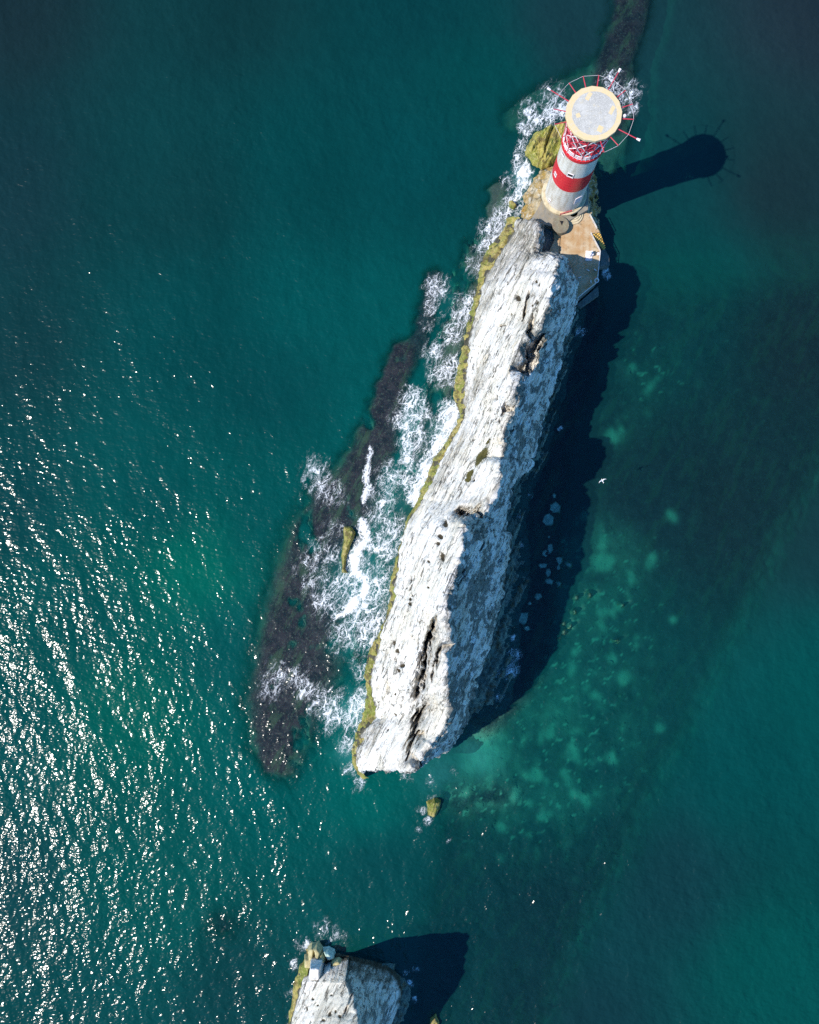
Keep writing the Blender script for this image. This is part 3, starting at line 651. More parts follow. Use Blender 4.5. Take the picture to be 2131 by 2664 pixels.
def build_stack(name, Y, WOUT, WIN, RIDGE, RZ, FOOT, FZ, nrow, ncol, pits, moss, grime_shade, dents, parent, end_drop, wz=2.0, seed=0, cuts=(), head_dark=1, dscale=1.0):
    ys = np.linspace(Y[0], Y[-1], nrow)
    jit = lambda s, a, fr: a * fbm(np.stack([ys * fr, 0 * ys + s, 0 * ys], -1), 4, 100 + s + seed)
    wo_ = sample_rows(ys, WOUT) + jit(1, 5, 0.03); wi_ = sample_rows(ys, WIN) + jit(2, 6, 0.05)
    ri_ = sample_rows(ys, RIDGE) + jit(3, 6, 0.03); rz_ = sample_rows(ys, RZ) + jit(4, 1.0, 0.025)
    fo_ = sample_rows(ys, FOOT) + jit(5, 8, 0.04); fz_ = sample_rows(ys, FZ)
    yj = ys
    B = un(wo_, yj, 0.0 * ys); Cc = un(wi_, yj, wz + 0 * ys)
    E = un(ri_, yj, rz_); G = un(fo_, yj, fz_)
    A = B + np.array([-1.6, 0.6, -2.6]); A2 = B + np.array([-0.5, 0.2, -0.35])
    I1 = G.copy(); I1[:, 2] = -0.3; I1[:, 0] += 0.5
    I2 = I1 + np.array([2.0, -0.6, -2.4])
    # the lit face bellies out a little; the crest is rounded
    kb = max(2, int(45 * nrow / (ys[-1] - ys[0])))
    sm = lambda a: box_blur(box_blur(a, kb, 0), kb, 0)
    Es = un(sm(ri_), yj, sm(rz_))
    D1 = Cc + (Es - Cc) * 0.12 + np.array([-0.35, 0.1, 0.9]); D2 = Cc + (Es - Cc) * 0.5 + np.array([-0.2, 0.05, 0.3])
    D3 = Cc + (0.4 * Es + 0.6 * E - Cc) * 0.88
    F1 = E + (G - E) * 0.12; F2 = E + (G - E) * 0.55 + np.array([0.15, 0, 0.2])
    Pc = np.stack([A, A2, B, Cc, D1, D2, D3, E, F1, F2, G, I1, I2], 1)
    Pc[:, 3:] = box_blur(Pc[:, 3:], 2, 0)
    P, t = resample(Pc, ncol)
    if end_drop:                                   # vertical end cliffs: the last rows fall to below the water
        first, last = P[:1].copy(), P[-1:].copy()
        def fall(row, dirn, zbot):
            rows = []
            for k in range(1, 29):
                q = row.copy(); f = k / 28
                q[..., 2] = row[..., 2] + (np.minimum(zbot, row[..., 2]) - row[..., 2]) * f
                q[..., :2] += np.array(dirn) * (0.25 * math.sin(f * 2.5) + 0.4 * f * f)
                rows.append(q)
            return rows
        tail = fall(last, (-0.2, -1.0), -2.5)
        P = np.concatenate([P] + tail, 0)
        if end_drop == 2:
            head = fall(first, (0.1, 1.0), -2.5)
            P = np.concatenate(head[::-1] + [P], 0)
    N = grid_normals(P)
    if N[P.shape[0] // 2, int(ncol * 0.4), 2] < 0: N = -N; flip = True
    else: flip = False
    S = strike_coords(P)
    up = smooth01((P[..., 2] - 0.2) / 2.5)
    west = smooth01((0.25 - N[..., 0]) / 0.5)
    bed = ridged(S * np.array([0.045, 0.55, 0.13]), 3, 5 + seed)           # beds along the strike
    lumps = fbm(S * np.array([0.10, 0.28, 0.16]), 4, 15 + seed)
    steps = fbm(S * np.array([0.16, 1.1, 0.36]), 4, 25 + seed, 0.6)
    small = fbm(S * np.array([0.9, 2.4, 1.5]), 3, 35 + seed, 0.6)
    terr = np.floor(steps * 5) / 5 - steps
    disp = up * (0.45 * lumps + (0.50 + 0.45 * (1 - west)) * bed + 0.34 * steps + 0.30 * terr + 0.10 * small + 0.20 * ridged(S * np.array([0.30, 2.2, 0.9]), 3, 75 + seed))
    flute = 1.6 * ridged(np.stack([S[..., 0] * 0.50 + 0.25 * lumps, S[..., 2] * 0.09, 0 * S[..., 0]], -1), 4, 55 + seed) - 0.55
    disp = disp + up * (1 - west) * 0.75 * flute + up * 0.5 * ridged(S * np.array([0.22, 0.5, 0.12]), 3, 65 + seed)
    px, py = pr(P)
    pit = np.zeros(P.shape[:2]); ms = np.zeros_like(pit); gr = np.zeros_like(pit)
    above = P[..., 2] > 1.2
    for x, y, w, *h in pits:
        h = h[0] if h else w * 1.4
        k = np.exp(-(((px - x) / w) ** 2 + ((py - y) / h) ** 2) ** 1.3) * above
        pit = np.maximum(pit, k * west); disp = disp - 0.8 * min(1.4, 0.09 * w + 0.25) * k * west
    for x, y, w, h in moss: ms = np.maximum(ms, np.exp(-(((px - x - (y - py) * 0.5) / w) ** 2 + ((py - y) / h) ** 2) ** 1.5))
    for x, y, w, h, a in grime_shade: gr = np.maximum(gr, a * np.exp(-(((px - x - (y - py) * 0.4) / w) ** 2 + ((py - y) / h) ** 2)))
    if head_dark: gr = np.maximum(gr, 0.97 * smooth01((N[..., 1] - 0.35) / 0.3) * smooth01((6.5 - P[..., 2]) / 2.0))  # north-facing rock of the head is darker low down
    sink = np.zeros_like(disp)
    for x, y, w, h, a in dents:
        k = np.exp(-(((px - x - (y - py) * 0.35) / w) ** 2 + ((py - y) / h) ** 2) ** 1.6) * above
        sink = sink + 0.72 * a * k * (0.9 + 1.6 * fbm(S * np.array([0.4, 1.3, 0.6]), 3, 45))
    disp = disp * dscale
    P2 = P + N * disp[..., None]
    P2[..., 2] -= np.minimum(sink, np.clip(P2[..., 2] - 2.5, 0, None))
    gr = np.maximum(gr, 0.12 * smooth01(sink / 4.0))  # recess shade put into the colour of the gouges
    for poly, zc in cuts:
        qx, qy = pr(P2); ins = np.zeros(qx.shape, bool)
        for (ax, ay), (bx, by) in zip(poly, poly[1:] + poly[:1]):
            ins ^= ((ay > qy) != (by > qy)) & (qx < (bx - ax) * (qy - ay) / (by - ay + 1e-9) + ax)
        P2[..., 2] = np.where(ins, np.minimum(P2[..., 2], zc + 0.5 * small), P2[..., 2]); gr = np.where(ins, 1.0, gr)  # cut floor coloured dark for the shadow between the fallen blocks
    o = grid_obj(name, P2, M_chalk, parent, smooth=True, attrs={'pit': pit, 'moss': ms, 'grime_shade': gr, 'east': 1 - west}, flip=flip)
    return o, P2, ys, (wo_, wi_, ri_, fo_)

PITS = [(1401, 735, 4), (1409, 742, 4), (1352, 778, 6), (1403, 790, 4), (1391, 797, 3), (1385, 770, 3, 8), (1307, 848, 12, 3), (1316, 982, 4, 9), (1299, 1036, 4, 9), (1300, 1095, 6), (1238, 1252, 3, 4), (1252, 1340, 9, 5), (1148, 1397, 5), (1142, 1415, 4), (1153, 1448, 7, 15), (1119, 1462, 3), (1071, 1510, 4, 9), (1071, 1560, 4), (1071, 1572, 4, 6), (1076, 1550, 3), (1028, 1674, 7, 8), (1046, 1682, 3, 5), (1040, 1694, 4, 7), (1036, 1718, 3, 8), (1048, 1732, 7, 5), (1042, 1745, 4, 6), (1073, 1727, 5, 4), (1031, 1860, 4, 4), (1049, 1816, 3, 6), (1034, 1805, 2, 4), (1096, 1620, 2, 5), (1086, 1588, 2, 4), (1150, 1485, 2, 8), (1060, 1530, 2, 3), (1160, 1362, 6, 12), (1335, 820, 2, 5), (1370, 905, 2, 5), (1120, 1530, 2, 3), (1012, 1900, 3, 4), (1003, 1755, 2, 3), (1184, 1395, 3, 3), (1270, 1060, 2, 4), (1180, 1290, 2, 5), (1240, 1150, 2, 4)]
MOSS = [(1258, 1192, 16, 30), (1228, 1235, 10, 14), (1276, 1150, 4, 12), (1222, 1250, 9, 7)]
GRIME = [(1360, 610, 60, 50, 1.0), (1375, 650, 40, 50, .95), (1305, 690, 42, 60, .9), (1270, 780, 26, 70, .6), (1238, 1020, 26, 90, .7), (1200, 1150, 20, 70, .55), (1150, 1240, 22, 60, .6), (1385, 800, 30, 70, .35), (1225, 1320, 60, 50, .4), (1330, 930, 40, 70, .25), (1140, 1700, 30, 140, .6), (1105, 1860, 30, 90, .55), (975, 1910, 22, 40, .7), (940, 1960, 10, 40, .6), (1060, 1985, 40, 22, .6), (1300, 900, 14, 60, .3), (1360, 640, 22, 40, .5), (1240, 860, 14, 60, .5), (1085, 1330, 16, 60, .35)]
DENTS = [(1388, 925, 12, 58, -5.5), (1398, 905, 5, 40, -1.5), (1262, 1352, 9, 16, -2.5), (1358, 935, 10, 40, 4.0), (1388, 850, 7, 30, 4.5), (1376, 805, 5, 26, 3.0), (1216, 1336, 24, 15, 6.5), (1250, 1326, 12, 14, 4.0), (1120, 1690, 13, 62, 7.5), (1106, 1765, 11, 58, 6.5), (1132, 1640, 8, 40, 5.0), (1143, 1725, 7, 44, 5.0), (1098, 1870, 15, 36, 7.0), (1082, 1932, 16, 28, 6.0), (1105, 1925, 9, 20, 4.0), (1078, 1975, 10, 14, 3.5), (1322, 1062, 6, 18, 3.5), (1190, 1500, 5, 30, 2.0), (1240, 1420, 6, 30, 2.0), (1290, 1450, 7, 26, 2.0), (1385, 770, 4, 16, 2.0), (1330, 1110, 8, 20, 2.0)]
stack = empty('chalk_stack', tuple(un(1180, 1400, 0.0)))
tag(stack, 'long jagged white chalk sea stack running up to the lighthouse', 'sea stack')

def to_local(o):
    o.matrix_parent_inverse = Matrix.Translation(-Vector(o.parent.location)) if o.parent else Matrix()

face, FP, ys, lines = build_stack('chalk_face', Y_, WOUT, WIN, RIDGE, RZ, FOOT, FZ, 820, 430, PITS, MOSS, GRIME, DENTS, stack, 2, head_dark=0)
to_local(face)

def strip_along(name, ys, xa, xb, za, zb, mat, parent, n=26, bulge=0.5, rough=0.3, seed=0, freq=1.2, under=(0, 0, -1.2), plates=0.0):
    """a ledge between two lines of the plan: rounded, lumpy, dipping under water at its seaward side"""
    t = np.linspace(0, 1, n)[None, :]
    A = un(xa, ys, za + 0 * ys)[:, None]; Bb = un(xb, ys, zb + 0 * ys)[:, None]
    P = A * (1 - t[..., None]) + Bb * t[..., None]
    P[..., 2] += bulge * np.sin(np.pi * t) * (0.7 + 0.6 * fbm(np.stack([P[..., 0] * .3, P[..., 1] * .3, 0 * P[..., 0]], -1), 2, seed))
    Q = np.stack([P[..., 0] * freq, P[..., 1] * freq, 0 * P[..., 0]], -1)
    P[..., 2] += rough * fbm(Q, 4, seed + 3, 0.6) * np.clip(np.sin(np.pi * t) * 2, 0.3, 1)
    if plates:
        S = strike_coords(P); s_ = fbm(np.stack([S[..., 0] * 0.08, S[..., 1] * 0.9, 0 * S[..., 0]], -1), 3, seed + 9)
        P[..., 2] += plates * (np.floor(s_ * 6) / 6)
    P[..., 0] += 0.25 * rough * fbm(Q * 0.8 + 20, 3, seed + 5); P[..., 1] += 0.25 * rough * fbm(Q * 0.8 + 40, 3, seed + 6)
    first = P[:, :1] + np.array(under)
    P = np.concatenate([first, P], 1)
    N = grid_normals(P)
    o = grid_obj(name, P, mat, parent, True, flip=N[len(ys) // 2, n // 2, 2] < 0); to_local(o)
    return o

yw = np.linspace(566, 2024, 760)
strip_along('weed_ledge', yw, sample_rows(yw, WOUT) - 2 + 7 * fbm(np.stack([yw * .06, 0 * yw, 0 * yw], -1), 4, 7), sample_rows(yw, WIN) + 4 + 11 * fbm(np.stack([yw * .05, 0 * yw + 4, 0 * yw], -1), 4, 8), -0.05, 2.1, M_weed, stack, 22, 0.55, 0.9, 3, 0.9, (-0.6, 0.2, -1.5))
ye = np.linspace(770, 1960, 560)
ap_out = [(770, 1512), (800, 1522), (860, 1512), (900, 1500), (950, 1482), (1000, 1470), (1040, 1462), (1090, 1446), (1160, 1428), (1200, 1416), (1250, 1392), (1300, 1374), (1337, 1366), (1390, 1368), (1420, 1376), (1460, 1376), (1550, 1366), (1600, 1354), (1665, 1350), (1720, 1346), (1780, 1338), (1830, 1322), (1880, 1296), (1930, 1262), (1960, 1220)]
strip_along('shore_ledge', ye, sample_rows(ye, ap_out) + 12 * fbm(np.stack([ye * .03, 0 * ye, 0 * ye], -1), 4, 17), sample_rows(ye, FOOT) - 8, -0.35 - 1.3 * smooth01((ye - 1830) / 90), 0.75 - 1.3 * smooth01((ye - 1830) / 110), M_ledge, stack, 34, 0.05, 0.5, 13, 0.8, (0.8, -0.2, -1.2), 0.7)

# the second stack, cut by the lower edge of the picture
WOUT2 = [(2490, 800), (2510, 786), (2560, 766), (2600, 764), (2664, 752), (2760, 730), (2900, 700)]
WIN2 = [(2490, 812), (2510, 800), (2560, 786), (2600, 774), (2664, 758), (2760, 738), (2900, 708)]
RIDGE2 = [(2525, 850), (2545, 880), (2560, 900), (2585, 910), (2615, 922), (2640, 928), (2664, 930), (2760, 905), (2900, 870)]
RZ2 = [(2525, 6.5), (2545, 9), (2560, 10.8), (2585, 13.4), (2600, 14.8), (2656, 20), (2710, 24), (2760, 25), (2900, 25)]
FOOT2 = [(2525, 1000), (2545, 1025), (2560, 1040), (2590, 1040), (2620, 1034), (2664, 1020), (2760, 990), (2900, 950)]
FZ2 = [(2525, 2.2), (2560, 1.8), (2900, 1.0)]
PITS2 = [(858, 2640, 5, 6), (873, 2632, 4, 5), (885, 2645, 5, 5), (815, 2600, 4, 3), (800, 2625, 3, 6), (828, 2616, 4, 3), (864, 2590, 4, 3), (843, 2655, 5, 4), (795, 2585, 2, 4)]
GRIME2 = [(860, 2640, 40, 30, .5), (800, 2540, 14, 30, .5), (905, 2640, 8, 24, .5)]
DENTS2 = [(918, 2600, 5, 24, 3.0), (900, 2640, 4, 16, 1.5), (862, 2640, 5, 9, 1.0)]
stack2 = empty('chalk_stack', tuple(un(880, 2640, 0.0)))
tag(stack2, 'broad white chalk stack cut off by the lower edge, with fallen blocks at its tip', 'sea stack')
# broad north end: crest line runs over a slanting white slab
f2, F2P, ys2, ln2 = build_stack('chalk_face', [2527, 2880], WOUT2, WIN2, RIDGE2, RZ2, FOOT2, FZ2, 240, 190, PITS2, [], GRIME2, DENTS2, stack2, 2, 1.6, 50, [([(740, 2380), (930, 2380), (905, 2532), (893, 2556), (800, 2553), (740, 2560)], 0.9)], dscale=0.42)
to_local(f2)
y2 = np.linspace(2470, 2880, 190)
strip_along('weed_ledge', y2, sample_rows(y2, WOUT2) - 4 + 6 * fbm(np.stack([y2 * .04, 0 * y2, 0 * y2], -1), 3, 9), sample_rows(y2, WIN2) + 6, -0.05, 1.8, M_weed, stack2, 16, 0.4, 0.6, 23, 1.0, (-0.6, 0.2, -1.5))
y3 = np.linspace(2506, 2880, 170)
strip_along('shore_ledge', y3, sample_rows(y3, FOOT2) + 34, sample_rows(y3, FOOT2) - 6, -0.2, 0.8, M_ledge, stack2, 18, 0.2, 0.4, 33, 0.9, (0.8, 0, -1.0), 0.5)

def lump_rock(name, poly, ztop, mat, label=None, cat='rock', group=None, step=0.12, edge=0.9, rough=0.5, seed=0, zb=-1.5, parent=None, crack=None, zref=None, tilt=(0, 0)):
    """a low rock from its outline in plan: domed, lumpy, going down under water or into the ground"""
    zr = ztop * 0.5 if zref is None else zref
    pw = np.array([un(x, y, zr)[:2] for x, y in poly])
    lo, hi = pw.min(0) - 1.0, pw.max(0) + 1.0
    gx = np.arange(lo[0], hi[0], step); gy = np.arange(lo[1], hi[1], step)
    X, Y = np.meshgrid(gx, gy, indexing='ij')
    Xd = X + 0.35 * edge * fbm(np.stack([X * .8, Y * .8, 0 * X], -1), 3, seed); Yd = Y + 0.35 * edge * fbm(np.stack([X * .8, Y * .8, 0 * X + 5], -1), 3, seed + 1)
    inside = np.zeros(X.shape, bool); dist = np.full(X.shape, 1e9)
    for (ax, ay), (bx, by) in zip(pw, np.roll(pw, -1, 0)):
        c = ((ay > Yd) != (by > Yd)) & (Xd < (bx - ax) * (Yd - ay) / (by - ay + 1e-12) + ax); inside ^= c
        dx, dy = bx - ax, by - ay; t = np.clip(((Xd - ax) * dx + (Yd - ay) * dy) / (dx * dx + dy * dy + 1e-12), 0, 1)
        dist = np.minimum(dist, np.hypot(Xd - ax - t * dx, Yd - ay - t * dy))
    sd = np.where(inside, dist, -dist)
    k = smooth01((sd + 0.25) / edge)
    Z = zb + (ztop - zb) * k ** 0.6
    S = strike_coords(np.stack([X, Y, 0 * X], -1))
    Z = Z + rough * k * (0.7 * fbm(S * np.array([0.35, 0.9, 1]), 4, seed + 2, 0.6) + 0.5 * ridged(S * np.array([0.25, 0.9, 1]), 2, seed + 3)) + k * (tilt[0] * (X - pw[:, 0].mean()) + tilt[1] * (Y - pw[:, 1].mean()))
    if crack is not None:
        a, b = un(*crack[0], zr)[:2], un(*crack[1], zr)[:2]; dx, dy = b - a
        t = np.clip(((X - a[0]) * dx + (Y - a[1]) * dy) / (dx * dx + dy * dy), 0, 1)
        dd = np.hypot(X - a[0] - t * dx + 0.25 * fbm(np.stack([X, Y, 0 * X], -1), 3, 77), Y - a[1] - t * dy)
        Z -= 0.9 * np.exp(-(dd / 0.22) ** 2)
    P = np.stack([X, Y, Z], -1)
    o = grid_obj(name, P, mat, parent, True, attrs={'pit': 0 * X, 'moss': 0 * X, 'grime_shade': 0 * X}, keep=sd > -0.35)
    if parent is not None: to_local(o)
    else:
        c = Vector((float(pw[:, 0].mean()), float(pw[:, 1].mean()), 0.0))
        o.data.transform(Matrix.Translation(-c)); o.location = c
        tag(o, label, cat, group)
    return o

M_weed_bright = make_weed('bright_yellow_weed', (0.42, 0.35, 0.08), (0.22, 0.24, 0.035), (0.52, 0.44, 0.20), 1.8)
lump_rock('weed_covered_rock', [(1387, 342), (1419, 324), (1455, 314), (1490, 312), (1500, 360), (1485, 400), (1452, 418), (1440, 428), (1410, 437), (1389, 428), (1366, 398), (1375, 363)], 2.3, M_weed_bright, 'large slab of rock under yellow green weed beside the lighthouse shaft', edge=1.3, rough=1.5, seed=3, step=0.10, crack=[(1438, 330), (1404, 436)])
lump_rock('weed_covered_rock', [(1325, 520), (1340, 522), (1346, 535), (1336, 546), (1324, 538)], 0.9, M_weed, 'tiny yellow weed covered rock in the surf below the lighthouse', edge=0.6, rough=0.6, seed=5, step=0.09)
lump_rock('weed_covered_rock', [(893, 1368), (912, 1366), (926, 1386), (918, 1408), (906, 1440), (900, 1478), (908, 1490), (888, 1492), (886, 1450), (892, 1405)], 1.0, M_weed, 'narrow yellow green weedy rock in boiling white foam off the stack', edge=0.8, rough=0.9, seed=7, step=0.09)
lump_rock('weed_covered_rock', [(1108, 2087), (1128, 2076), (1147, 2080), (1146, 2108), (1130, 2130), (1112, 2126)], 1.2, M_weed, 'lone small yellow green rock in open water between the two stacks', edge=0.8, rough=1.0, seed=9, step=0.09)
lump_rock('weed_covered_rock', [(1120, 2652), (1135, 2640), (1142, 2664), (1136, 2690), (1118, 2690)], 0.9, M_weed, 'small weedy rock at the lower edge beside the stack shadow', edge=0.5, rough=0.4, seed=11)

# blocks fallen from the second stack
FB = [([(800, 2470), (812, 2458), (822, 2462), (818, 2490), (803, 2500)], 2.2, 'yellow lichened boulder, westernmost of those at the tip of the lower stack', M_boulder_weed),
      ([(815, 2462), (828, 2458), (837, 2470), (832, 2490), (820, 2488)], 2.6, 'yellow wedge boulder at the very tip of the lower stack', M_boulder_weed),
      ([(827, 2487), (838, 2478), (848, 2486), (846, 2500), (832, 2504)], 2.6, 'round brownish boulder in the middle of the lower stack tip cluster', M_boulder_weed),
      ([(840, 2472), (855, 2470), (868, 2478), (870, 2492), (852, 2494)], 2.4, 'pale flat boulder on the seaward side of the lower stack tip cluster', M_boulder),
      ([(862, 2496), (880, 2490), (894, 2500), (890, 2518), (866, 2518)], 2.6, 'speckled cream boulder at the eastern end of the lower stack tip cluster', M_boulder_weed),
      ([(793, 2490), (812, 2486), (820, 2500), (812, 2516), (792, 2514)], 2.0, 'low dark yellow boulder beside the big white block', M_boulder_weed)]
for i, (pl, zt, lb, mt) in enumerate(FB):
    lump_rock('boulder', pl, zt, mt, lb, 'boulder', 'boulders at the tip of the lower stack', step=0.09, edge=0.55, rough=0.3, seed=60 + i * 3, zb=-0.8)
lump_rock('chalk_block', [(806, 2515), (834, 2514), (834, 2552), (800, 2548)], 5.5, M_block, 'big white upright chalk block at the head of the lower stack', 'rock', None, step=0.09, edge=0.5, rough=0.3, seed=91, zb=-0.5, zref=5.0)
lump_rock('chalk_block', [(842, 2532), (856, 2524), (860, 2540), (848, 2548)], 4.2, M_block, 'small white chalk block in the shade beside the bigger white block', 'rock', None, step=0.09, edge=0.4, rough=0.3, seed=94, zb=-0.5, zref=4)
lump_rock('chalk_block', [(868, 2526), (884, 2524), (884, 2540), (872, 2546)], 4.4, M_block, 'small white chalk block nearest the sloping white slab of the lower stack', 'rock', None, step=0.09, edge=0.4, rough=0.3, seed=97, zb=-0.5, zref=4)

# sunk boulders
SB = [(1444, 1321, 17, 15, 'wedge shaped pale boulder under water at the head of the shadowed boulders'), (1425, 1352, 16, 21, 'largest pale oval boulder under water in the shadow of the stack'), (1360, 1608, 18, 20, 'big pale sunk boulder alone near the shore ledge'), (1401, 1554, 13, 11, 'round pale sunk boulder apart from the cluster, between cluster and ledge'),
      (1441, 1291, 8, 10, 'small pale sunk boulder just north of the wedge shaped one'), (1428, 1396, 7, 7, 'small round sunk boulder between the largest oval one and the cluster'), (1431, 1423, 10, 14, 'oblong boulder at the north end of the sunk cluster in the shadow'), (1420, 1441, 10, 11, 'sunk boulder touching the oblong one on the western flank of the cluster'), (1455, 1456, 10, 13, 'tall oblong sunk boulder on the eastern flank of the shadowed cluster'), (1411, 1470, 13, 10, 'broad flat sunk boulder at the western end of the shadowed cluster'), (1452, 1478, 8, 9, 'small sunk boulder just south of the tall oblong one'), (1427, 1490, 9, 12, 'upright oval sunk boulder towards the south of the shadowed cluster'), (1428, 1512, 12, 9, 'round sunk boulder at the southern end of the shadowed cluster'), (1454, 1519, 8, 8, 'small round sunk boulder just southeast of the shadowed cluster'), (1480, 1470, 9, 8, 'small sunk boulder farthest east, close to the shadow edge'), (1379, 1571, 7, 8, 'small sunk boulder between the two big lone ones'), (1372, 1634, 9, 8, 'small sunk boulder touching the south side of the big lone one'),
      (1467, 1624, 7, 6, 'S'), (1468, 1645, 8, 7, 'S'), (1484, 1630, 5, 7, 'S'), (1495, 1592, 7, 7, 'S'), (1500, 1556, 8, 6, 'S'), (1535, 1549, 6, 9, 'S'), (1456, 1660, 6, 5, 'S'), (1620, 1575, 6, 5, 'S'), (1607, 1667, 7, 5, 'S')]
for i, (x, y, rx, ry, lb) in enumerate(SB):
    rnd = random.Random(i * 11 + 1); n = 6; ph = rnd.random() * 6
    pl = [(x + 1.12 * rx * (0.74 + 0.48 * rnd.random()) * math.cos(ph + 2 * math.pi * k / n), y + 1.12 * ry * (0.74 + 0.48 * rnd.random()) * math.sin(ph + 2 * math.pi * k / n)) for k in range(n)]
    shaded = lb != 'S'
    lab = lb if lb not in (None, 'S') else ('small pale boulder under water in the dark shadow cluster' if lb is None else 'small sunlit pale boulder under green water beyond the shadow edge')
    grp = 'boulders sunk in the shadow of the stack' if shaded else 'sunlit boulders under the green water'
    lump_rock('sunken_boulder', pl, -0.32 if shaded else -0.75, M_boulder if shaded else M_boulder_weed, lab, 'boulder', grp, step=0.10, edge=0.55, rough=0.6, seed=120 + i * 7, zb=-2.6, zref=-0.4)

# ------------------------------------------------------------------ rock under the lighthouse, landing
TC = np.array([22.20, 59.87])           # axis of the shaft
base_rock = lump_rock('lighthouse_rock', [(1408, 432), (1440, 420), (1490, 400), (1540, 400), (1560, 440), (1565, 540), (1575, 640), (1560, 720), (1500, 760), (1440, 720), (1380, 690), (1345, 610), (1346, 590), (1352, 560), (1362, 505), (1385, 455)], 4.4, M_ochre, 'ochre stained rock sloping from the lighthouse terrace down to the surf', 'rock', step=0.14, edge=3.4, rough=0.5, seed=41, zb=-1.0, zref=1.5)

landing = empty('landing_platform', tuple(un(1500, 640, 0.0)))
tag(landing, 'rust stained concrete landing platform at the foot of the lighthouse', 'platform')
W2 = lambda pts, z: [tuple(un(x, y, z)[:2]) for x, y in pts]
ZD = 5.1
deck_poly = W2([(1500, 548), (1536, 556), (1553, 590), (1561, 604), (1540, 607), (1562.6, 652), (1559, 690), (1555.5, 728), (1503, 775), (1452, 778), (1457, 615), (1462, 575)], ZD)
MB().prism(deck_poly, 3.9, ZD).build('deck', M_conc_tan, landing, bevel=0.05)
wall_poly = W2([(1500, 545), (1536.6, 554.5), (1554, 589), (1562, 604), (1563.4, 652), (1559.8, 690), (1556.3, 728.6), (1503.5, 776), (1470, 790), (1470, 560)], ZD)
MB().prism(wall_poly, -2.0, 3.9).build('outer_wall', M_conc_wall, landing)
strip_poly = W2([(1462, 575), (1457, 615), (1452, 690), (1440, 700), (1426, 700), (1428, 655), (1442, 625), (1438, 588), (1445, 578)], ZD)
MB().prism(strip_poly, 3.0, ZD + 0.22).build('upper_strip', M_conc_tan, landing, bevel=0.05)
MB().prism(W2([(1396, 592), (1441, 590), (1446, 625), (1430, 660), (1428, 702), (1392, 702)], 4.6), 3.0, 4.6).build('shadow_floor', M_conc_wall, landing)  # dark floor added to stand for the shadow beside the low ridge
ZT = 6.0
terr_poly = W2([(1396, 582), (1372, 586), (1378, 575), (1398, 545), (1410, 520), (1418, 494), (1425, 478), (1440, 452), (1500, 440), (1533, 470), (1530, 545), (1505, 560), (1480, 575), (1462, 588), (1437, 589), (1420, 585)], ZT)
MB().prism(terr_poly, 2.5, ZT).build('terrace', M_conc_grey, landing, bevel=0.06)
low_poly = W2([(1564, 652), (1572, 644), (1585, 668), (1586, 690), (1561, 692)], 2.2)
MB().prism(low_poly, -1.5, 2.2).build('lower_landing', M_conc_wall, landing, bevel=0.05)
toe = W2([(1500, 792), (1556, 744), (1558, 768), (1512, 800)], 1.0)
MB().prism(toe, -2, 1.0).build('wall_toe', M_conc_wall, landing, bevel=0.05)
# concentric curved steps down from the terrace
cs = un(1492, 553, ZT)[:2]
for k, r in enumerate((1.7, 1.38, 1.06, 0.74)):
    z = ZD + 0.02 + 0.22 * (k + 1)
    MB().lathe([(r, ZD - 0.3), (r, z - 0.05), (r - 0.03, z), (0.05, z)], cs, 40, R(-150), R(30)).build('curved_step', M_cream, landing)
# stair down to the lower landing
s0 = un(1550, 603, ZD); s1 = un(1573, 648, 2.3)
d_ = Vector(s1) - Vector(s0); ang = math.atan2(d_.y, d_.x)
for k in range(9):
    f = (k + 0.4) / 9.0; c = Vector(s0) + d_ * f
    o = MB().box((c.x, c.y, c.z - 0.16), 0.30, 1.25 - 0.75 * f, 0.16, ang).build('stair_tread', M_tread, landing)
st_poly = [tuple((Vector(s0) + Vector((math.cos(ang + s * math.pi / 2), math.sin(ang + s * math.pi / 2), 0)) * 0.55)[:2]) for s in (1, -1)] + [tuple((Vector(s1) + Vector((math.cos(ang + s * math.pi / 2), math.sin(ang + s * math.pi / 2), 0)) * 0.25)[:2]) for s in (-1, 1)]
mbs = MB(); v = [(p[0], p[1], z) for p, z in zip(st_poly, (ZD - 0.45, ZD - 0.45, 1.9, 1.9))] + [(p[0], p[1], -1.0) for p in st_poly]
mbs.add(v, [(3, 2, 1, 0), (0, 1, 5, 4), (1, 2, 6, 5), (2, 3, 7, 6), (3, 0, 4, 7)]).build('stair_flank', M_conc_wall, landing)

# round slab with its hatch
slab = empty('round_slab', tuple(un(1459, 583, ZT)))
tag(slab, 'round mossy concrete slab with a dark hatch at the lighthouse foot', 'slab')
sc = un(1459, 585, ZT + 0.4)[:2]
MB().lathe([(1.36, ZD - 0.2), (1.36, ZT + 0.34), (1.30, ZT + 0.40)], sc, 44).build('slab_disc', M_conc_slab, slab)
hc = un(1461, 580, ZT + 0.4)
MB().prism([(hc[0] - .28, hc[1] + .34), (hc[0] + .3, hc[1] + .3), (hc[0] + .05, hc[1] - .42)], ZT + 0.404, ZT + 0.46).build('hatch', M_black, slab)

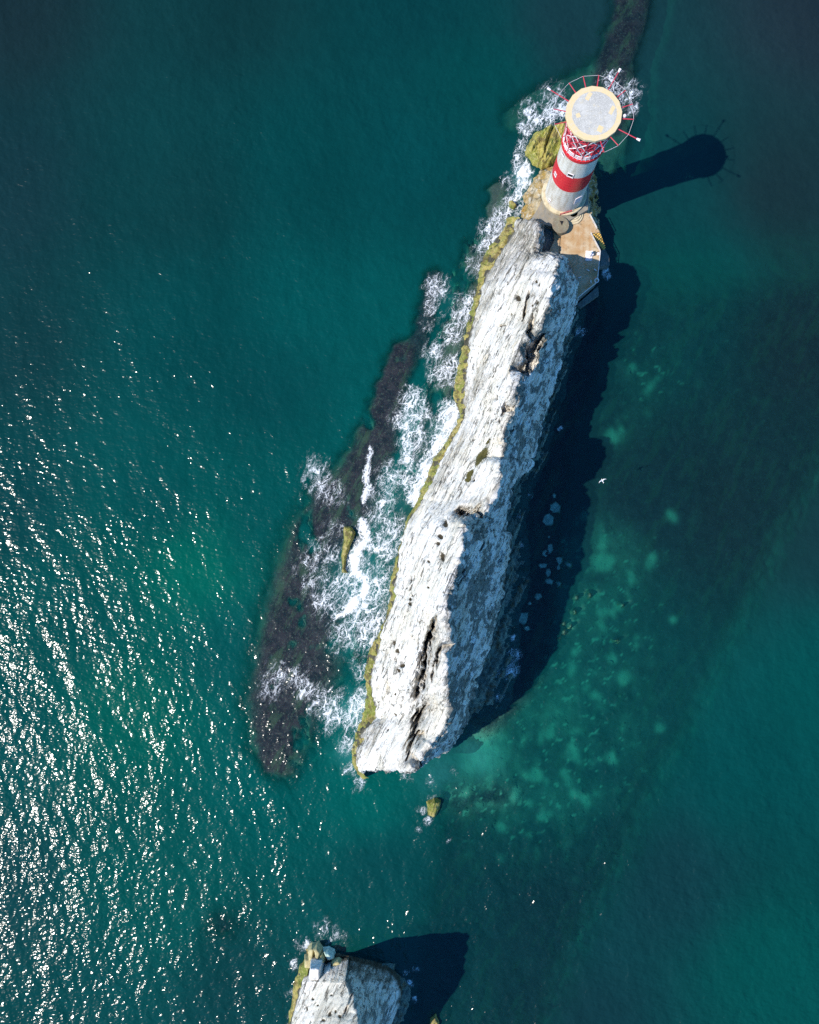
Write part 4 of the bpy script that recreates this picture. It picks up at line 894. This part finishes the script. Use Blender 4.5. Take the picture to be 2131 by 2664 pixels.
def railing(pts, z, label, h=0.95, space=1.3, name='railing'):
    w = [Vector(un(x, y, z + h)) for x, y in pts]
    w = [Vector((p.x, p.y, z)) for p in w]
    r = empty(name, tuple(w[0])); tag(r, label, 'railing', 'railings round the landing')
    rails = [MB(), MB()]; posts = []
    for a, b in zip(w[:-1], w[1:]):
        for q, hh in zip(rails, (h, h * 0.5)): q.bar(a + Vector((0, 0, hh)), b + Vector((0, 0, hh)), 0.055 if hh == h else 0.035)
        n = max(1, round((b - a).length / space))
        posts += [a.lerp(b, k / n) for k in range(n)]
    posts.append(w[-1])
    rails[0].build('top_rail', M_rail, r); rails[1].build('mid_rail', M_rail, r)
    p0 = MB().bar(posts[0], posts[0] + Vector((0, 0, h)), 0.045).build('post', M_rail, r)
    for p in posts[1:]:
        c = share(p0, parent=r); c.location = p - posts[0]
    return r
railing([(1535.5, 557), (1553.5, 592)], ZD, 'short white railing on the seaward edge next to the lighthouse shaft')
railing([(1538, 605), (1562.3, 652), (1558.7, 690), (1555, 727)], ZD, 'bent white railing between the yellow stair and the shadowed corner')
railing([(1552, 735), (1530, 752), (1504, 774)], ZD, 'white railing on the shadowed south edge of the landing')

locker = empty('crane_base', tuple(un(1535, 665, ZD)))
tag(locker, 'white painted crane base with a short mast on the rusty deck', 'crane base')
lp = W2([(1525, 650), (1544, 652), (1541, 676), (1524, 676)], ZD + 0.5)
MB().prism(lp, ZD, ZD + 0.12).build('plinth', M_whitesteel, locker, bevel=0.02)
lc = un(1538, 660, ZD + 0.5)
MB().box((lc[0], lc[1], ZD + 0.12), 0.62, 0.75, 0.75, 0.2).build('housing', M_whitesteel, locker, bevel=0.04)
MB().bar((lc[0], lc[1], ZD + 0.87), (lc[0], lc[1], ZD + 1.75), 0.10, 10).build('mast', M_rail, locker)
MB().bar((lc[0], lc[1], ZD + 1.7), (lc[0] - 0.55, lc[1] - 0.5, ZD + 1.5), 0.07).build('jib', M_rail, locker)
bl = un(1557, 660, ZD + 0.5)
bol = MB().lathe([(0.16, ZD), (0.16, ZD + 0.4), (0.24, ZD + 0.42), (0.24, ZD + 0.55), (0.1, ZD + 0.6)], bl[:2], 14).build('bollard', M_whitesteel)
tag(bol, 'small white mooring bollard between crane base and railing', 'bollard')
lbp = un(1552.5, 729.5, ZD + 0.8)
lv = []; lf = []
for i in range(18):
    for j in range(8):
        a, b = 2 * math.pi * i / 18, 2 * math.pi * j / 8
        lv.append(((0.33 + 0.08 * math.cos(b)) * math.cos(a), (0.33 + 0.08 * math.cos(b)) * math.sin(a), 0.08 * math.sin(b)))
        lf.append((i * 8 + j, ((i + 1) % 18) * 8 + j, ((i + 1) % 18) * 8 + (j + 1) % 8, i * 8 + (j + 1) % 8))
lbo = mesh_obj('lifebuoy', lv, lf, M_whitesteel, None, True); lbo.location = lbp; lbo.rotation_euler = (0.5, 0.3, 0)
tag(lbo, 'pale ring lifebuoy on the corner post of the shadowed railing', 'lifebuoy')

# ------------------------------------------------------------------ lighthouse
LH = empty('lighthouse', (TC[0], TC[1], ZT))
tag(LH, 'red and white banded lighthouse tower with a round yellow rimmed helideck', 'lighthouse')
def rad(z): return 3.08 + (2.86 - 3.08) * (z - ZT) / 20.0
def band(name, z0, z1, mat, extra=0.0, lip=0.0):
    k = max(2, int((z1 - z0) / 0.8)); prof = []
    for i in range(k):
        za, zb = z0 + (z1 - z0) * i / k, z0 + (z1 - z0) * (i + 1) / k
        prof += [(rad(za) + extra - 0.012, za + 0.001), (rad(za) + extra, za + 0.02), (rad(zb) + extra, zb - 0.02), (rad(zb) + extra - 0.012, zb - 0.001)]
    return MB().lathe(prof, TC, 72).build(name, mat, LH)
MB().lathe([(3.62, ZT - 0.3), (3.62, ZT + 0.42), (3.55, ZT + 0.5), (2.9, ZT + 0.5)], TC, 64).build('plinth', M_cream, LH)
band('white_band', ZT + 0.5, 14.6, M_white); band('red_band', 14.6, 20.0, M_red, 0.003); band('white_band', 20.0, 25.4, M_white)
MB().lathe([(2.80, 25.4), (2.98, 25.42), (3.02, 25.8), (3.10, 25.85), (3.10, 26.55), (2.0, 26.6)], TC, 72).build('gallery', M_red, LH)
def on_shaft(px, py, extra=0.0):
    best = None
    for a in np.arange(180, 360, 1.0):
        for z in np.arange(6.5, 25.5, 0.25):
            x, y = pr((TC[0] + rad(z) * math.cos(R(a)), TC[1] + rad(z) * math.sin(R(a)), z)); e = (x - px) ** 2 + (y - py) ** 2
            if best is None or e < best[0]: best = (e, a, z)
    return R(best[1]), best[2]
def wall_window(px, py, w, h, name='window', hood=True):
    a, z = on_shaft(px, py); r = rad(z)
    ca, sa = math.cos(a), math.sin(a); c = Vector((TC[0] + r * ca, TC[1] + r * sa, z)); t = Vector((-sa, ca, 0)); n = Vector((ca, sa, 0)); u = Vector((0, 0, 1))
    mb = MB(); b = [c + t * sx * w / 2 + u * sz * h / 2 + n * dn for dn in (-0.25, 0.02) for sx, sz in ((-1, -1), (1, -1), (1, 1), (-1, 1))]
    mb.add(b, [(0, 1, 2, 3), (7, 6, 5, 4), (0, 4, 5, 1), (1, 5, 6, 2), (2, 6, 7, 3), (3, 7, 4, 0)])
    o = mb.build(name, M_black, LH)
    if hood:
        f = MB()
        for s in (-1, 1): f.bar(c + t * s * (w / 2 + .03) - u * (h / 2 + .05) + n * .03, c + t * s * (w / 2 + .03) + u * (h / 2 + .05) + n * .03, 0.06, 4)
        f.bar(c - t * (w / 2 + .09) - u * (h / 2 + .03) + n * .05, c + t * (w / 2 + .09) - u * (h / 2 + .03) + n * .05, 0.09, 4)
        f.bar(c - t * (w / 2 + .09) + u * (h / 2 + .03) + n * .05, c + t * (w / 2 + .09) + u * (h / 2 + .03) + n * .05, 0.07, 4)
        fo = f.build('frame', M_whitesteel, LH); fo.parent = o; fo.matrix_parent_inverse = Matrix()
    return o
wall_window(1280 + 735 / 3.594, 130 + 1170 / 3.594, 0.8, 1.0)
wall_window(1280 + 596 / 3.594, 130 + 1160 / 3.594, 0.5, 0.8)
wall_window(1280 + 670 / 3.594, 130 + 970 / 3.594, 0.5, 0.8)
wall_window(1280 + 540 / 3.594, 130 + 1405 / 3.594, 0.35, 0.6)
# slatted white shutter on the shaded side, and the red entrance landing below it
a, z = on_shaft(1280 + 800 / 3.594, 130 + 1400 / 3.594); r = rad(z); ca, sa = math.cos(a), math.sin(a)
c = Vector((TC[0] + r * ca, TC[1] + r * sa, z)); t = Vector((-sa, ca, 0)); n = Vector((ca, sa, 0)); u = Vector((0, 0, 1))
mb = MB()
for s in (-1, 1): mb.bar(c + t * s * 0.55 - u * 1.1 + n * .08, c + t * s * 0.55 + u * 1.1 + n * .08, 0.07, 4)
for s in (-1, 1): mb.bar(c - t * 0.55 + u * 1.1 * s + n * .08, c + t * 0.55 + u * 1.1 * s + n * .08, 0.07, 4)
shut = mb.build('entrance_grille', M_whitesteel, LH)
for k in range(9):
    q = -0.95 + k * 0.24
    s_ = MB().bar(c - t * 0.5 + u * q + n * .10, c + t * 0.5 + u * (q + 0.1) + n * .10, 0.055, 4).build('slat', M_whitesteel, LH); s_.parent = shut; s_.matrix_parent_inverse = Matrix()
el = un(1280 + 695 / 3.594, 130 + 1530 / 3.594, ZT + 1.0)
mb = MB()
for i in range(4): mb.box((el[0] - 0.9 + 0.6 * i, el[1] + 0.16 * i, ZT), 0.08, 0.08, 1.1, 0.25)
for hh in (0.5, 1.05): mb.bar((el[0] - 0.9, el[1], ZT + hh), (el[0] + 0.9, el[1] + 0.5, ZT + hh), 0.06)
mb.build('entrance_rail', M_redsteel, LH)

# lantern room and the open steelwork that carries the helideck
mb = MB().lathe([(1.95, 26.55), (1.95, 32.6), (1.4, 33.6), (0.3, 34.1)], TC, 32); mb.build('lantern', M_lens, LH)
def ring_pt(rr, a, z): return (TC[0] + rr * math.cos(a), TC[1] + rr * math.sin(a), z)
DA = 2 * math.pi / 16; A0 = R(14.5)
for k in range(16):                                     # lantern glazing bars, leaning both ways
    a = A0 + k * DA
    MB().bar(ring_pt(2.0, a, 26.6), ring_pt(2.0, a + 2 * DA, 32.6), 0.075, 4).build('glazing_bar', M_whitesteel if k % 2 else M_redsteel, LH)
    MB().bar(ring_pt(2.0, a, 26.6), ring_pt(2.0, a - 2 * DA, 32.6), 0.075, 4).build('glazing_bar', M_whitesteel, LH)
for k in range(16):
    a = A0 + k * DA; b = a + DA
    MB().bar(ring_pt(2.92, a, 26.55), ring_pt(3.35, a, 34.3), 0.085, 6).build('column', M_redsteel, LH)
    rz = lambda z: 2.92 + 0.43 * (z - 26.55) / 7.75
    for i, (za, zb) in enumerate(((28.0, 30.2), (30.2, 32.4), (32.4, 34.2))):
        MB().bar(ring_pt(rz(za), a, za), ring_pt(rz(zb), b, zb), 0.085, 4).build('brace', M_whitesteel if (k + i) % 2 else M_redsteel, LH)
        MB().bar(ring_pt(rz(za), b, za), ring_pt(rz(zb), a, zb), 0.085, 4).build('brace', M_whitesteel if (k + i) % 3 else M_redsteel, LH)
    MB().bar(ring_pt(2.98, a, 26.55), ring_pt(2.98, a, 27.8), 0.06, 4).build('baluster', M_whitesteel, LH)
    MB().bar(ring_pt(2.98, a + DA / 2, 26.55), ring_pt(2.98, a + DA / 2, 27.8), 0.06, 4).build('baluster', M_whitesteel, LH)
def hoop(name, rr, z, th, mat, a0=0.0, a1=2 * math.pi, seg=48):
    mb = MB()
    for i in range(seg): mb.bar(ring_pt(rr, a0 + (a1 - a0) * i / seg, z), ring_pt(rr, a0 + (a1 - a0) * (i + 1) / seg, z), th, 5)
    return mb.build(name, mat, LH)
hoop('gallery_rail', 2.98, 27.8, 0.07, M_whitesteel); hoop('gallery_rail', 2.98, 27.35, 0.05, M_whitesteel); hoop('gallery_rail', 2.98, 26.95, 0.05, M_whitesteel)
hoop('ring_beam', 3.06, 30.2, 0.09, M_redsteel); hoop('ring_beam', 3.2, 32.4, 0.09, M_redsteel)

RD = 3.76
deck16 = [(TC[0] + RD * math.cos(R(3.25) + i * DA), TC[1] + RD * math.sin(R(3.25) + i * DA)) for i in range(16)]
hd = MB().prism(deck16, 34.4, 35.0).build('helideck', M_yellow, LH, bevel=0.04)
def kid(o, p): o.parent = p; o.matrix_parent_inverse = Matrix(); return o
dt = MB().lathe([(2.98, 35.003), (2.98, 35.010)], (TC[0] + 0.05, TC[1] + 0.0), 40).build('deck_surface', M_decktop, LH); kid(dt, hd)
def deck_mark(zx, zy, w, h, ang):
    p = un(1280 + zx / 3.594, 130 + zy / 3.594, 35.0)
    o = MB().box((p[0], p[1], 35.011), w, h, 0.004, ang).build('deck_marking', M_yellow, LH); kid(o, hd)
deck_mark(905, 432, 0.55, 1.15, R(-30)); deck_mark(1122, 562, 0.5, 1.2, R(-28)); deck_mark(806, 612, 0.55, 0.6, R(20)); deck_mark(1012, 738, 0.7, 0.85, R(-25))
LONG = {2: 7.05, 6: 7.05, 14: 7.05}
tips = {}
for k in range(16):
    if k in (10, 11): continue
    a = A0 + k * DA; rl = LONG.get(k, 5.36)
    arm = MB().bar(ring_pt(3.5, a, 34.45), ring_pt(rl, a, 34.75), 0.075, 6, 0.06).build('net_arm', M_redsteel, LH)
    tips[k] = ring_pt(5.36, a, 34.72)
    if k in LONG:
        t0 = Vector(ring_pt(rl - 0.45, a, 34.7)); t1 = Vector(ring_pt(rl + 0.05, a, 34.8))
        lamp = MB().bar(t0, t1, 0.13, 8, 0.19).build('floodlight', M_whitesteel, LH); kid(lamp, arm)
mb = MB()
for k in list(range(12, 16)) + list(range(0, 9)):
    k2 = (k + 1) % 16
    if k in tips and k2 in tips: mb.bar(tips[k], tips[k2], 0.018, 5)
mb.build('net_cable', M_whitesteel, LH)
dp = un(1280 + 1243 / 3.594, 130 + 612 / 3.594, 34.6)
MB().lathe([(0.22, 34.2), (0.24, 34.5), (0.18, 34.68), (0.05, 34.75)], dp[:2], 14).build('signal_lamp', M_whitesteel, LH)

# ------------------------------------------------------------------ gulls
def flying_gull(loc, rot, scale, label):
    g = empty('gull', loc); g.rotation_euler = (0, 0, rot); g.scale = (scale,) * 3
    tag(g, label, 'gull')
    prof = [(-0.34, 0.012, 0.0), (-0.22, 0.06, 0.0), (-0.05, 0.095, -0.01), (0.10, 0.085, 0.0), (0.19, 0.05, 0.015), (0.24, 0.052, 0.025), (0.29, 0.02, 0.02)]
    v = []; f = []; n = 10
    for x, r, z in prof:
        for j in range(n): v.append((x, r * math.cos(2 * math.pi * j / n), z + 0.85 * r * math.sin(2 * math.pi * j / n)))
    for i in range(len(prof) - 1):
        for j in range(n): f.append((i * n + j, i * n + (j + 1) % n, (i + 1) * n + (j + 1) % n, (i + 1) * n + j))
    f += [tuple(range(n - 1, -1, -1)), tuple((len(prof) - 1) * n + j for j in range(n))]
    mesh_obj('body', v, f, M_gull, g, True)
    for s in (-1, 1):
        pts = [(0.12, 0.05, 0.03, -0.09), (0.15, 0.28, 0.10, -0.06), (0.10, 0.45, 0.09, -0.06), (-0.02, 0.62, 0.06, -0.10), (-0.12, 0.70, 0.05, -0.13)]
        v = []; f = []
        for lead, y, z, trail in pts:
            for x, zz in ((lead, 0.0), ((lead + trail) / 2, 0.018), (trail, 0.0), ((lead + trail) / 2, -0.008)): v.append((x, s * y, z + zz))
        for i in range(len(pts) - 1):
            for j in range(4):
                q = (i * 4 + j, i * 4 + (j + 1) % 4, (i + 1) * 4 + (j + 1) % 4, (i + 1) * 4 + j); f.append(q if s > 0 else q[::-1])
        f += [(3, 2, 1, 0) if s > 0 else (0, 1, 2, 3), tuple(16 + j for j in range(4)) if s > 0 else tuple(19 - j for j in range(4))]
        mesh_obj('wing', v, f, M_gull, g, True)
    v = [(-0.32, -0.02, 0.01), (-0.32, 0.02, 0.01), (-0.44, 0.09, 0.0), (-0.46, 0, 0), (-0.44, -0.09, 0.0)]
    mesh_obj('tail', v + [(a, b, c - 0.012) for a, b, c in v], [(0, 1, 2, 3, 4), (9, 8, 7, 6, 5), (0, 5, 6, 1), (1, 6, 7, 2), (2, 7, 8, 3), (3, 8, 9, 4), (4, 9, 5, 0)], M_gull, g)
    v = [(0.285, -0.012, 0.025), (0.285, 0.012, 0.025), (0.285, 0.0, 0.005), (0.345, 0, 0.012)]
    mesh_obj('beak', v, [(0, 1, 2), (0, 3, 1), (1, 3, 2), (2, 3, 0)], M_beak, g)
    return g
flying_gull(tuple(un(1567, 1250, 12)), R(118), 0.95, 'white gull flying with spread wings over the water by the shadow edge')
def perched_gull(px, py, z, rot, label, group=None):
    g = empty('gull', tuple(un(px, py, z))); g.rotation_euler = (0, 0, rot); tag(g, label, 'gull', group)
    prof = [(-0.30, 0.015, 0.16), (-0.18, 0.06, 0.15), (-0.02, 0.10, 0.15), (0.10, 0.085, 0.19), (0.16, 0.05, 0.25), (0.20, 0.055, 0.29), (0.25, 0.02, 0.28)]
    v = []; f = []; n = 8
    for x, r, zz in prof:
        for j in range(n): v.append((x, r * math.cos(2 * math.pi * j / n), zz + r * math.sin(2 * math.pi * j / n)))
    for i in range(len(prof) - 1):
        for j in range(n): f.append((i * n + j, i * n + (j + 1) % n, (i + 1) * n + (j + 1) % n, (i + 1) * n + j))
    f += [tuple(range(n - 1, -1, -1)), tuple((len(prof) - 1) * n + j for j in range(n))]
    mesh_obj('body', v, f, M_gull, g, True)
    for s in (-1, 1):
        me = MB().bar((0.0, s * 0.04, 0.0), (0.0, s * 0.04, 0.09), 0.012, 5); o = mesh_obj('leg', me.v, me.f, M_beak, g)
        v = [(0.10, s * 0.085, 0.17), (0.08, s * 0.06, 0.245), (-0.34, s * 0.02, 0.19), (-0.30, s * 0.05, 0.15)]
        v += [(a, b * 1.25 + s * 0.012, c) for a, b, c in v]
        mesh_obj('wing', v, [(0, 1, 2, 3), (7, 6, 5, 4), (0, 4, 5, 1), (1, 5, 6, 2), (2, 6, 7, 3), (3, 7, 4, 0)], M_gullgrey, g)
    v = [(0.24, -0.012, 0.29), (0.24, 0.012, 0.29), (0.24, 0.0, 0.27), (0.30, 0, 0.275)]
    mesh_obj('beak', v, [(0, 1, 2), (0, 3, 1), (1, 3, 2), (2, 3, 0)], M_beak, g)
for x, y, r, lb in ((1508.4, 722.3, 0.3, 'tiny white gull in the middle of the shadowed landing'), (1537, 733, 1.7, 'tiny white gull standing closest to the ring lifebuoy'), (1530, 704, -0.6, 'tiny white gull just inside the shadow edge on the landing'), (1548, 702.6, 2.6, 'tiny white gull beside the eastern railing in the shade'), (1489, 720.5, 1.0, 'tiny white gull on the shadowed landing close to the chalk wall')):
    perched_gull(x, y, ZD, r, lb, 'gulls resting on the shadowed landing')
